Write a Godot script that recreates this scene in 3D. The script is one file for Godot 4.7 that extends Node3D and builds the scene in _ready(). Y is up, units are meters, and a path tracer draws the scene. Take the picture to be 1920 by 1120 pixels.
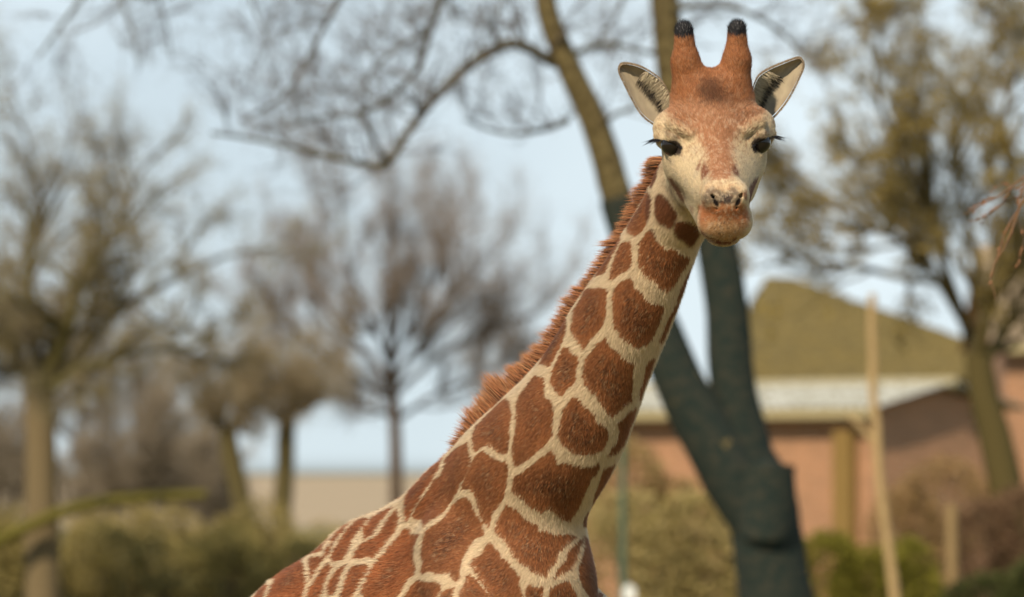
extends Node3D
# A young giraffe in a paddock in early spring; bare trees, a netted tree and a brick shed behind. Metres, y up.

const HEAD_AT := Vector3(0.4870, 3.1661, 0.5600)
const HEAD_X := Vector3(0.9986, 0.0291, -0.0440)
const HEAD_Y := Vector3(-0.0105, 0.9267, 0.3756)
const HEAD_Z := Vector3(0.0518, -0.3746, 0.9257)
const BODY_R := Vector3(-0.70711, 0, 0.70711)   # the animal's own right
const BODY_F := Vector3(0.70711, 0, 0.70711)    # where its chest points
const SAGITTAL := Vector3(0.1717, 2.5848, 0.1300)
const TORSO := Vector3(0.0187, 2.3600, -0.0230)

var rng := RandomNumberGenerator.new()
var taken := {}


func _ready() -> void:
	rng.seed = 20240
	camera_and_light()
	setting()
	background()
	giraffe()


# ------------------------------------------------------------------ camera, sky, sun
func camera_and_light() -> void:
	var cam := Camera3D.new()
	cam.name = "camera"
	cam.position = Vector3(0, 2.4, 14)
	cam.rotation = Vector3(atan2(325.0, 10500.0), 0, 0)
	cam.far = 9000.0
	cam.near = 0.5
	var at := CameraAttributesPhysical.new()
	at.frustum_focal_length = 225.0
	at.frustum_focus_distance = 13.62
	at.frustum_near = 0.5
	at.frustum_far = 9000.0
	at.exposure_aperture = 5.0
	cam.attributes = at
	cam.fov = 2.0 * rad_to_deg(atan(560.0 / 10500.0))
	add_child(cam)
	var env := Environment.new()
	env.background_mode = Environment.BG_SKY
	var sky := Sky.new()
	var sm := ProceduralSkyMaterial.new()
	sm.sky_top_color = Color(0.47, 0.58, 0.69)
	sm.sky_horizon_color = Color(0.715, 0.765, 0.785)
	sm.sky_curve = 0.25
	sm.ground_bottom_color = Color(0.33, 0.31, 0.24)
	sm.ground_horizon_color = Color(0.5, 0.5, 0.42)
	sm.energy_multiplier = 1.0
	var nz := FastNoiseLite.new()
	nz.seed = 5
	nz.frequency = 0.011
	nz.fractal_octaves = 4
	nz.domain_warp_enabled = true
	nz.domain_warp_amplitude = 20.0
	var cover := NoiseTexture2D.new()
	cover.width = 2048
	cover.height = 1024
	cover.seamless = true
	cover.noise = nz
	var ramp := Gradient.new()
	ramp.offsets = PackedFloat32Array([0.0, 0.38, 0.75, 1.0])
	ramp.colors = PackedColorArray([Color(1, 1, 0.98, 0.0), Color(1, 1, 0.98, 0.02), Color(1, 1, 0.98, 0.15), Color(1, 1, 0.98, 0.22)])
	cover.color_ramp = ramp
	sm.sky_cover = cover
	sky.sky_material = sm
	env.sky = sky
	env.tonemap_mode = Environment.TONE_MAPPER_LINEAR
	env.tonemap_exposure = 1.45
	env.sdfgi_enabled = true
	env.ssao_enabled = true
	env.ssil_enabled = true
	var we := WorldEnvironment.new()
	we.name = "environment"
	we.environment = env
	add_child(we)
	var sun := DirectionalLight3D.new()
	sun.name = "sun"
	sun.light_color = Color(1.0, 0.94, 0.84)
	sun.light_energy = 1.25
	sun.light_angular_distance = 2.0
	sun.shadow_enabled = true
	sun.sky_mode = DirectionalLight3D.SKY_MODE_LIGHT_ONLY
	add_child(sun)
	sun.look_at_from_position(Vector3.ZERO, -Vector3(-0.34, 0.70, 0.72))


# ------------------------------------------------------------------ small helpers
func numbered(called: String) -> String:
	taken[called] = taken.get(called, 0) + 1
	return called if taken[called] == 1 else "%s_%03d" % [called, taken[called] - 1]


func thing(called: String, label: String, category: String, at := Vector3.ZERO, group := "") -> Node3D:
	var o := Node3D.new()
	o.name = numbered(called)
	o.position = at
	o.set_meta("label", label)
	o.set_meta("category", category)
	if group:
		o.set_meta("group", group)
	add_child(o)
	return o


func put(called: String, m: Mesh, mat: Material, parent: Node = self, at := Vector3.ZERO) -> MeshInstance3D:
	var o := MeshInstance3D.new()
	o.name = called
	o.mesh = m
	o.position = at
	if mat:
		o.material_override = mat
	parent.add_child(o, true)
	return o


func structure(o: Node) -> Node:
	o.set_meta("kind", "structure")
	return o


func lin(r: float, g: float, b: float) -> Color:
	return Color(r, g, b).linear_to_srgb()


func plain(c: Color, rough := 0.85) -> StandardMaterial3D:
	var m := StandardMaterial3D.new()
	m.albedo_color = c.linear_to_srgb()
	m.roughness = rough
	m.metallic_specular = 0.3
	return m


func noisy(a: Color, b: Color, size: float, rough := 0.9, relief := 0.0, where := 0.5, soft := 0.2) -> StandardMaterial3D:
	var n := FastNoiseLite.new()
	n.seed = rng.randi() % 1000
	n.frequency = 0.02
	n.fractal_octaves = 5
	var t := NoiseTexture2D.new()
	t.width = 512
	t.height = 512
	t.seamless = true
	t.noise = n
	var g := Gradient.new()
	g.offsets = PackedFloat32Array([maxf(where - soft, 0.0), minf(where + soft, 1.0)])
	g.colors = PackedColorArray([a.linear_to_srgb(), b.linear_to_srgb()])
	t.color_ramp = g
	var m := StandardMaterial3D.new()
	m.albedo_texture = t
	m.roughness = rough
	m.metallic_specular = 0.3
	m.uv1_triplanar = true
	m.uv1_world_triplanar = true
	m.uv1_scale = Vector3.ONE / size
	if relief > 0.0:
		m.heightmap_enabled = true
		var h := NoiseTexture2D.new()
		h.width = 512
		h.height = 512
		h.seamless = true
		h.noise = n
		m.heightmap_texture = h
		m.heightmap_scale = relief
	return m


func vcol(rough := 0.85, spec := 0.3) -> StandardMaterial3D:
	var m := StandardMaterial3D.new()
	m.vertex_color_use_as_albedo = true
	m.roughness = rough
	m.metallic_specular = spec
	return m


class Bag:
	var v := PackedVector3Array()
	var n := PackedVector3Array()
	var c := PackedColorArray()
	var ix := PackedInt32Array()

	func mesh() -> ArrayMesh:
		var a := []
		a.resize(Mesh.ARRAY_MAX)
		a[Mesh.ARRAY_VERTEX] = v
		a[Mesh.ARRAY_NORMAL] = n
		if c.size() == v.size() and c.size() > 0:
			a[Mesh.ARRAY_COLOR] = c
		a[Mesh.ARRAY_INDEX] = ix
		var m := ArrayMesh.new()
		m.add_surface_from_arrays(Mesh.PRIMITIVE_TRIANGLES, a)
		return m

	# turn every triangle to the side its normals point to
	func orient() -> void:
		for i in range(0, ix.size(), 3):
			var a := ix[i]
			var b := ix[i + 1]
			var d := ix[i + 2]
			if (v[d] - v[a]).cross(v[b] - v[a]).dot(n[a] + n[b] + n[d]) < 0.0:
				ix[i + 1] = d
				ix[i + 2] = b

	# a tube along points with a radius for each; lobes make it uneven
	func tube(p: PackedVector3Array, r: PackedFloat32Array, sides: int, col := Color.WHITE, close := true, uneven := 0.0) -> void:
		var first := v.size()
		var side := Vector3.ZERO
		for i in p.size():
			var d: Vector3 = (p[mini(i + 1, p.size() - 1)] - p[maxi(i - 1, 0)]).normalized()
			if i == 0:
				side = d.cross(Vector3(0.31, 0.2, 0.93)).normalized()
			side = (side - d * side.dot(d)).normalized()
			var other := d.cross(side)
			for k in sides:
				var a := TAU * k / sides
				var o := side * cos(a) + other * sin(a)
				var w := 1.0 + uneven * (sin(a * 3.0 + i * 0.9) * 0.6 + sin(a * 5.0 - i * 1.7) * 0.4)
				v.append(p[i] + o * r[i] * w)
				n.append(o)
				c.append(col)
		for i in p.size() - 1:
			for k in sides:
				var a := first + i * sides + k
				var b := first + i * sides + (k + 1) % sides
				ix.append_array([a, a + sides, b, b, a + sides, b + sides])
		if close:
			for e in [0, p.size() - 1]:
				var d: Vector3 = (p[1] - p[0]) * -1.0 if e == 0 else p[e] - p[e - 1]
				var m := v.size()
				v.append(p[e] + d.normalized() * r[e] * 0.25)
				n.append(d.normalized())
				c.append(col)
				for k in sides:
					var a: int = first + e * sides + k
					var b: int = first + e * sides + (k + 1) % sides
					if e == 0:
						ix.append_array([m, a, b])
					else:
						ix.append_array([m, b, a])

	func leaf(at: Vector3, along: Vector3, across: Vector3, col: Color) -> void:
		var f := v.size()
		var nn := along.cross(across).normalized()
		v.append_array([at, at + along * 0.5 + across, at + along, at + along * 0.5 - across])
		for k in 4:
			n.append(nn)
			c.append(col)
		ix.append_array([f, f + 1, f + 2, f, f + 2, f + 3])

	func box(lo: Vector3, hi: Vector3, turn: Transform3D) -> void:
		for ax in 3:
			for s in [-1.0, 1.0]:
				var f := v.size()
				var nn := Vector3.ZERO
				nn[ax] = s
				for q in [[0, 0], [1, 0], [1, 1], [0, 1]]:
					var p := Vector3.ZERO
					p[ax] = hi[ax] if s > 0 else lo[ax]
					var b := (ax + 1) % 3
					var d := (ax + 2) % 3
					p[b] = hi[b] if q[0] else lo[b]
					p[d] = hi[d] if q[1] else lo[d]
					v.append(turn * p)
					n.append(turn.basis * nn)
					c.append(Color.WHITE)
				if s > 0:
					ix.append_array([f, f + 2, f + 1, f, f + 3, f + 2])
				else:
					ix.append_array([f, f + 1, f + 2, f, f + 2, f + 3])


func rdir() -> Vector3:
	return Vector3(rng.randfn(), rng.randfn(), rng.randfn()).normalized()


func smooth_path(p: PackedVector3Array, per: int) -> PackedVector3Array:
	var o := PackedVector3Array()
	for i in p.size() - 1:
		for k in per:
			o.append(p[i].cubic_interpolate(p[i + 1], p[maxi(i - 1, 0)], p[mini(i + 2, p.size() - 1)], float(k) / per))
	o.append(p[p.size() - 1])
	return o


func taper(n: int, a: float, b: float) -> PackedFloat32Array:
	var o := PackedFloat32Array()
	for i in n:
		o.append(lerpf(a, b, float(i) / maxi(n - 1, 1)))
	return o


# ------------------------------------------------------------------ the setting
func sheet(called: String, lo: Vector2, hi: Vector2, y: float, mat: Material, n := 24) -> void:
	var p := PlaneMesh.new()
	p.size = hi - lo
	p.subdivide_width = n
	p.subdivide_depth = n
	structure(put(called, p, mat, self, Vector3((lo.x + hi.x) * 0.5, y, (lo.y + hi.y) * 0.5)))


func setting() -> void:
	sheet("ground", Vector2(-4000, -7500), Vector2(4000, 400), 0.0, noisy(Color(0.125, 0.105, 0.036), Color(0.185, 0.16, 0.065), 9.0))
	sheet("field", Vector2(-900, -3200), Vector2(900, -225), 0.03, noisy(Color(0.27, 0.20, 0.115), Color(0.40, 0.295, 0.185), 45.0))
	# tufts of rough grass between the paddock and the hedges
	var bag := Bag.new()
	for i in 9000:
		var p := Vector3(rng.randf_range(-14, 14), 0, rng.randf_range(-150, -40))
		var h := rng.randf_range(0.12, 0.42)
		var d := Vector3(rng.randfn() * 0.3, 1, rng.randfn() * 0.3).normalized() * h
		bag.leaf(p, d, Vector3(rng.randfn(), 0, rng.randfn()).normalized() * 0.02, Color(0.16, 0.14, 0.045).lerp(Color(0.09, 0.10, 0.03), rng.randf()))
	var g := put("grass", bag.mesh(), vcol())
	g.set_meta("kind", "stuff")
	g.set_meta("label", "rough pale grass between the paddock and the hedges")


# ------------------------------------------------------------------ plants
class Grower:
	var wood := Bag.new()
	var twig := Bag.new()
	var leaves := Bag.new()
	var rng: RandomNumberGenerator
	var wood_a := Color(0.12, 0.09, 0.04)
	var wood_b := Color(0.09, 0.07, 0.05)
	var twig_a := Color(0.12, 0.085, 0.06)
	var twig_b := Color(0.17, 0.14, 0.07)
	var leaf_a := Color(0.16, 0.13, 0.03)
	var leaf_b := Color(0.22, 0.16, 0.04)
	var spread := 0.75
	var lift := 0.10
	var kids := 5
	var thin := 0.006
	var leafy := 0
	var leaf_size := 0.05
	var shrink := 0.62
	var shoots := 0
	var shoot_long := 0.35
	var shoot_wide := 0.004

	func path(p: Vector3, d: Vector3, ln: float, n: int, wobble: float, rise: float) -> PackedVector3Array:
		var o := PackedVector3Array([p])
		for i in n:
			d = (d + Vector3(rng.randfn(), rng.randfn(), rng.randfn()) * wobble + Vector3.UP * rise).normalized()
			p += d * ln / n
			o.append(p)
		return o

	func bough(p: Vector3, d: Vector3, ln: float, r: float, depth: int) -> void:
		var n := 6 if depth > 1 else 3
		var pts := path(p, d, ln, n, 0.16 if depth > 1 else 0.22, lift)
		branch(pts, r, maxf(r * 0.42, thin * 0.6), depth)

	func branch(pts: PackedVector3Array, r0: float, r1: float, depth: int) -> void:
		var n := pts.size() - 1
		var rr := PackedFloat32Array()
		for i in n + 1:
			rr.append(lerpf(r0, r1, float(i) / n))
		if depth >= 2:
			wood.tube(pts, rr, 6 if depth > 2 else 4, wood_a.lerp(wood_b, rng.randf()))
		else:
			twig.tube(pts, rr, 3, twig_a.lerp(twig_b, rng.randf()), false)
		var ln := 0.0
		for i in n:
			ln += pts[i].distance_to(pts[i + 1])
		if depth <= 1:
			for k in shoots * (n + 1):
				var x := rng.randf() * n * 0.999
				var i := int(x)
				var q := pts[i].lerp(pts[i + 1], x - i)
				var d := ((pts[i + 1] - pts[i]).normalized() * 0.7 + Vector3(rng.randfn(), rng.randfn() + lift * 3.0, rng.randfn()) * 0.65).normalized()
				twig.leaf(q, d * shoot_long * rng.randf_range(0.5, 1.3), d.cross(Vector3(rng.randfn(), rng.randfn(), rng.randfn())).normalized() * shoot_wide, twig_a.lerp(twig_b, rng.randf()))
		if depth == 0:
			for k in leafy:
				var q := pts[rng.randi_range(1, n)] + Vector3(rng.randfn(), rng.randfn(), rng.randfn()) * 0.04
				var a := Vector3(rng.randfn(), rng.randfn(), rng.randfn()).normalized()
				leaves.leaf(q, a * leaf_size, a.cross(Vector3(rng.randfn(), rng.randfn(), rng.randfn())).normalized() * leaf_size * 0.4, leaf_a.lerp(leaf_b, rng.randf()))
			return
		for k in kids * (2 if depth == 3 else 1) + (1 if depth == 1 else 0):
			var t := rng.randf_range(0.12, 1.0) if k > 0 else 1.0
			var x := t * n
			var i := mini(int(x), n - 1)
			var q := pts[i].lerp(pts[i + 1], x - i)
			var d := (pts[i + 1] - pts[i]).normalized()
			var side := d.cross(Vector3(rng.randfn(), rng.randfn(), rng.randfn())).normalized()
			var nd := (d + side * spread * rng.randf_range(0.5, 1.5)).normalized() if k > 0 else (d + side * 0.25).normalized()
			var r := lerpf(r0, r1, t) * rng.randf_range(0.5, 0.75)
			bough(q, nd, ln * shrink * rng.randf_range(0.6, 1.1), maxf(r, thin), depth - 1)


func finish(t: Grower, o: Node3D, bark: Material) -> void:
	put("trunk", t.wood.mesh(), bark, o)
	if t.twig.v.size():
		put("twigs", t.twig.mesh(), vcol(0.9, 0.2), o)
	if t.leaves.v.size():
		put("foliage", t.leaves.mesh(), vcol(0.8, 0.2), o)


func local(p: Array, o: Node3D) -> PackedVector3Array:
	var out := PackedVector3Array()
	for q in p:
		out.append(q - o.position)
	return out


# a mound of leaves with gaps: many small faces through the volume of a few lumps
func leafy(called: String, label: String, category: String, base: Vector3, lumps: Array, count: int, size: float, a: Color, b: Color, group := "") -> Node3D:
	var o := thing(called, label, category, Vector3(base.x, 0, base.z), group)
	var bag := Bag.new()
	var stem := Bag.new()
	for i in count:
		var l: Array = lumps[i % lumps.size()]
		var c: Vector3 = l[0] - o.position
		var r: Vector3 = l[1]
		var d := rdir()
		var w := 0.55 + 0.45 * sqrt(rng.randf())
		var p := c + d * r * w
		var gap := broad.get_noise_3dv(p * 45.0 / maxf(r.x, 0.4)) + 0.35 * fuzz.get_noise_3dv(p * 60.0)
		if gap < -0.30 or p.y < 0.02:
			continue
		var up := (d + rdir() * 0.7).normalized()
		bag.leaf(p, up * size * rng.randf_range(0.6, 1.4), up.cross(rdir()).normalized() * size * 0.36, a.lerp(b, clampf(0.5 + 0.9 * gap + 0.28 * rng.randfn(), 0.0, 1.0)))
	for l in lumps:
		var c: Vector3 = l[0] - o.position
		var r: Vector3 = l[1]
		for k in 7:
			var foot := Vector3(c.x + rng.randfn() * r.x * 0.25, 0.0, c.z + rng.randfn() * r.z * 0.25)
			var top := c + rdir() * r * 0.75
			stem.tube(PackedVector3Array([foot, foot.lerp(top, 0.5) + rdir() * 0.1, top]), PackedFloat32Array([0.025, 0.018, 0.008]), 4, Color(0.10, 0.075, 0.045))
	put("foliage", bag.mesh(), vcol(0.8, 0.2), o)
	put("stem", stem.mesh(), vcol(), o)
	return o



# ------------------------------------------------------------------ what stands behind the giraffe
func background() -> void:
	broad.frequency = 0.03
	fuzz.frequency = 0.05
	netted_tree()
	far_trees()
	sheds()
	mossy_barn()
	shrubs()
	small_things()


func netted_tree() -> void:
	var foot := Vector3(2.080, 0.001, -28.094)
	var o := thing("forked_tree", "forked tree with dark green netting round its lower trunk, standing behind the giraffe's neck", "tree", Vector3(foot.x, 0, foot.z))
	var bark := noisy(Color(0.060, 0.044, 0.018), Color(0.145, 0.110, 0.048), 0.9, 0.95, 1.2, 0.48, 0.16)
	var net := noisy(Color(0.012, 0.021, 0.018), Color(0.05, 0.042, 0.028), 0.9, 0.95, 0.3, 0.60, 0.30)
	var t := Bag.new()
	var stems := [
		[[Vector3(0.160, 7.618, -27.859), Vector3(0.248, 6.578, -27.891), Vector3(0.252, 5.938, -27.911), Vector3(0.380, 5.538, -27.923), Vector3(0.568, 5.139, -27.935), Vector3(0.712, 4.739, -27.948), Vector3(0.788, 4.459, -27.956), Vector3(0.880, 4.139, -27.966), Vector3(1.020, 3.699, -27.980), Vector3(1.208, 3.180, -27.996), Vector3(1.408, 2.780, -28.008), Vector3(1.632, 2.380, -28.021), Vector3(1.860, 2.000, -28.032)], [0.05, 0.07, 0.080, 0.090, 0.102, 0.112, 0.120, 0.128, 0.145, 0.172, 0.195, 0.21, 0.20], 6],
		[[Vector3(1.042, 7.630, -27.958), Vector3(1.123, 6.588, -27.991), Vector3(1.151, 5.947, -28.010), Vector3(1.211, 5.346, -28.029), Vector3(1.323, 4.744, -28.048), Vector3(1.504, 4.223, -28.064), Vector3(1.608, 3.702, -28.080), Vector3(1.644, 3.181, -28.096), Vector3(1.716, 2.741, -28.110), Vector3(1.864, 2.220, -28.126)], [0.06, 0.09, 0.108, 0.118, 0.128, 0.138, 0.152, 0.160, 0.18, 0.19], 4],
		[[Vector3(1.782, 2.540, -28.066), Vector3(1.882, 2.220, -28.076), Vector3(1.910, 1.980, -28.083), Vector3(1.938, 1.740, -28.091), Vector3(1.982, 1.459, -28.099), Vector3(2.034, 0.819, -28.119), Vector3(2.082, -0.010, -28.145)], [0.16, 0.235, 0.258, 0.258, 0.268, 0.30, 0.38], -1],
	]
	var cover := Bag.new()
	for s in stems:
		var p := local(s[0], o)
		var r := PackedFloat32Array(s[1])
		var sp := smooth_path(p, 4)
		var sr := PackedFloat32Array()
		for i in sp.size():
			var x := float(i) / 4.0
			sr.append(lerpf(r[mini(int(x), r.size() - 1)], r[mini(int(x) + 1, r.size() - 1)], x - int(x)))
		t.tube(sp, sr, 20, Color.WHITE, true, 0.05)
		var from: int = maxi(s[2], 0) * 4
		var cp := sp.slice(from)
		var cr := sr.slice(from)
		for i in cr.size():
			cr[i] += 0.012 + 0.003 * sin(i * 1.3)
		cover.tube(cp, cr, 24, Color.WHITE, true, 0.02)
	# the stub of a sawn-off limb under the netting
	var stub := smooth_path(local([Vector3(1.897, 1.902, -27.885), Vector3(1.905, 2.181, -27.877), Vector3(1.905, 2.404, -27.870), Vector3(1.905, 2.448, -27.869)], o), 4)
	cover.tube(stub, PackedFloat32Array([0.17, 0.20, 0.215, 0.222, 0.222, 0.22, 0.218, 0.216, 0.214, 0.213, 0.212, 0.207, 0.18]), 26, Color.WHITE, true, 0.035)
	put("trunk", t.mesh(), bark, o)
	put("netting", cover.mesh(), net, o)
	# limbs
	var tr := Grower.new()
	tr.rng = rng
	tr.shoots = 1
	tr.shoot_long = 0.22
	tr.shoot_wide = 0.0028
	tr.wood_a = Color(0.075, 0.062, 0.036)
	tr.wood_b = Color(0.10, 0.085, 0.045)
	tr.twig_a = Color(0.09, 0.070, 0.055)
	tr.twig_b = Color(0.13, 0.105, 0.08)
	tr.thin = 0.0045
	tr.lift = 0.07
	tr.kids = 3
	tr.spread = 0.7
	var limbs := [
		[[Vector3(0.320, 5.459, -27.925), Vector3(0.172, 5.543, -27.823), Vector3(0.008, 5.599, -27.721), Vector3(-0.151, 5.532, -27.623), Vector3(-0.317, 5.421, -27.526), Vector3(-0.482, 5.256, -27.431), Vector3(-0.631, 5.092, -27.337), Vector3(-0.767, 4.908, -27.242), Vector3(-0.863, 4.734, -27.148), Vector3(-0.947, 4.634, -27.051)], 0.044, 0.028, 2],
		[[Vector3(-0.943, 4.642, -27.050), Vector3(-1.018, 4.642, -27.050), Vector3(-1.096, 4.661, -27.050), Vector3(-1.250, 4.687, -26.949), Vector3(-1.445, 4.734, -26.947), Vector3(-1.714, 4.794, -26.845), Vector3(-1.982, 4.839, -26.744), Vector3(-2.190, 4.864, -26.643)], 0.029, 0.010, 1],
		[[Vector3(-1.214, 6.223, -28.402), Vector3(-1.295, 6.021, -28.408), Vector3(-1.449, 5.738, -28.417), Vector3(-1.607, 5.407, -28.327), Vector3(-1.777, 5.205, -28.333), Vector3(-2.055, 5.046, -28.238)], 0.026, 0.009, 1],
		[[Vector3(-0.474, 6.196, -28.103), Vector3(-0.531, 5.995, -28.109), Vector3(-0.616, 5.698, -27.918), Vector3(-0.712, 5.419, -27.927), Vector3(-0.950, 5.172, -27.834), Vector3(-1.154, 5.070, -27.737), Vector3(-1.430, 5.036, -27.638), Vector3(-1.668, 4.976, -27.640)], 0.030, 0.009, 1],
		[[Vector3(-1.147, 5.070, -27.737), Vector3(-1.067, 4.943, -27.741), Vector3(-0.969, 4.778, -27.646), Vector3(-0.866, 4.722, -27.648)], 0.017, 0.008, 1],
		[[Vector3(-0.616, 5.698, -27.918), Vector3(-0.804, 5.634, -28.120), Vector3(-1.047, 5.440, -28.226), Vector3(-1.128, 5.299, -28.231), Vector3(-1.249, 5.158, -28.235)], 0.018, 0.007, 1],
		[[Vector3(0.416, 5.035, -27.939), Vector3(0.242, 4.985, -28.240), Vector3(0.008, 4.965, -28.441), Vector3(-0.195, 5.012, -28.540), Vector3(-0.358, 5.087, -28.637)], 0.024, 0.009, 1],
		[[Vector3(0.432, 5.523, -27.923), Vector3(0.603, 5.602, -28.121), Vector3(0.806, 5.625, -28.220), Vector3(1.072, 5.553, -28.223)], 0.028, 0.016, 1],
		[[Vector3(0.664, 4.955, -27.941), Vector3(0.756, 5.062, -27.738), Vector3(0.894, 5.103, -27.636), Vector3(1.013, 5.159, -27.635)], 0.022, 0.010, 1],
		[[Vector3(1.208, 5.874, -27.913), Vector3(1.527, 5.923, -28.111), Vector3(1.781, 5.867, -28.213), Vector3(2.019, 5.746, -28.317), Vector3(2.218, 5.568, -28.422)], 0.026, 0.010, 1],
		[[Vector3(0.232, 6.298, -27.899), Vector3(-0.242, 6.497, -28.294), Vector3(-1.055, 6.597, -28.490), Vector3(-1.957, 6.576, -28.691), Vector3(-2.703, 6.391, -28.897), Vector3(-3.202, 6.154, -29.004), Vector3(-3.456, 5.875, -29.113), Vector3(-3.662, 5.587, -29.122)], 0.04, 0.008, 2],
		[[Vector3(-2.703, 6.391, -28.897), Vector3(-2.744, 6.104, -28.906), Vector3(-2.668, 5.867, -29.013), Vector3(-2.633, 5.587, -29.122)], 0.012, 0.006, 1],
		[[Vector3(-3.030, 6.268, -28.901), Vector3(-3.010, 6.023, -28.908), Vector3(-2.908, 5.777, -28.916), Vector3(-2.858, 5.490, -28.925)], 0.012, 0.006, 1],
		[[Vector3(-0.323, 6.537, -28.292), Vector3(-0.444, 6.214, -28.302), Vector3(-0.476, 5.972, -28.310), Vector3(-0.444, 5.811, -28.315)], 0.02, 0.008, 1],
		[[Vector3(0.248, 6.178, -27.903), Vector3(0.000, 6.053, -28.307), Vector3(-0.121, 5.851, -28.313), Vector3(-0.243, 5.616, -28.421)], 0.018, 0.007, 1],
		[[Vector3(1.160, 6.178, -27.903), Vector3(0.888, 6.053, -28.307), Vector3(0.767, 5.811, -28.315), Vector3(0.646, 5.689, -28.318)], 0.016, 0.006, 1],
		[[Vector3(1.160, 6.298, -27.899), Vector3(1.777, 6.214, -28.302), Vector3(2.597, 6.232, -28.502), Vector3(3.205, 6.111, -28.506), Vector3(3.733, 5.867, -28.513)], 0.03, 0.008, 1],
		[[Vector3(-1.794, 6.576, -28.691), Vector3(-1.952, 6.241, -28.602), Vector3(-1.993, 5.997, -28.609), Vector3(-1.866, 5.705, -28.518), Vector3(-1.947, 5.462, -28.526)], 0.014, 0.006, 1],
	]
	var wood := Bag.new()
	for l in limbs:
		var p := smooth_path(local(l[0], o), 3)
		tr.wood = Bag.new()
		var keep: Bag = tr.wood
		var r0: float = l[1]
		var r1: float = l[2]
		var depth: int = l[3]
		keep.tube(p, taper(p.size(), r0, r1), 8, tr.wood_a.lerp(tr.wood_b, rng.randf()), true, 0.08)
		var total := 0.0
		for i in p.size() - 1:
			total += p[i].distance_to(p[i + 1])
		var many := int(total * 12.0)
		for k in many:
			var x := rng.randf_range(0.06, 1.0) * (p.size() - 1.001)
			var i := int(x)
			var q := p[i].lerp(p[i + 1], x - i)
			var d := (p[i + 1] - p[i]).normalized()
			var nd := (d * 0.6 + Vector3(rng.randfn() * 0.5, 0.55 + rng.randfn() * 0.5, rng.randfn() * 0.6)).normalized()
			tr.bough(q, nd, rng.randf_range(0.25, 0.75), lerpf(r0, r1, x / p.size()) * 0.38, 1 if depth < 2 else 1)
		put("limb", keep.mesh(), vcol(0.95, 0.2), o)
	put("twigs", tr.twig.mesh(), vcol(0.9, 0.2), o)


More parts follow.
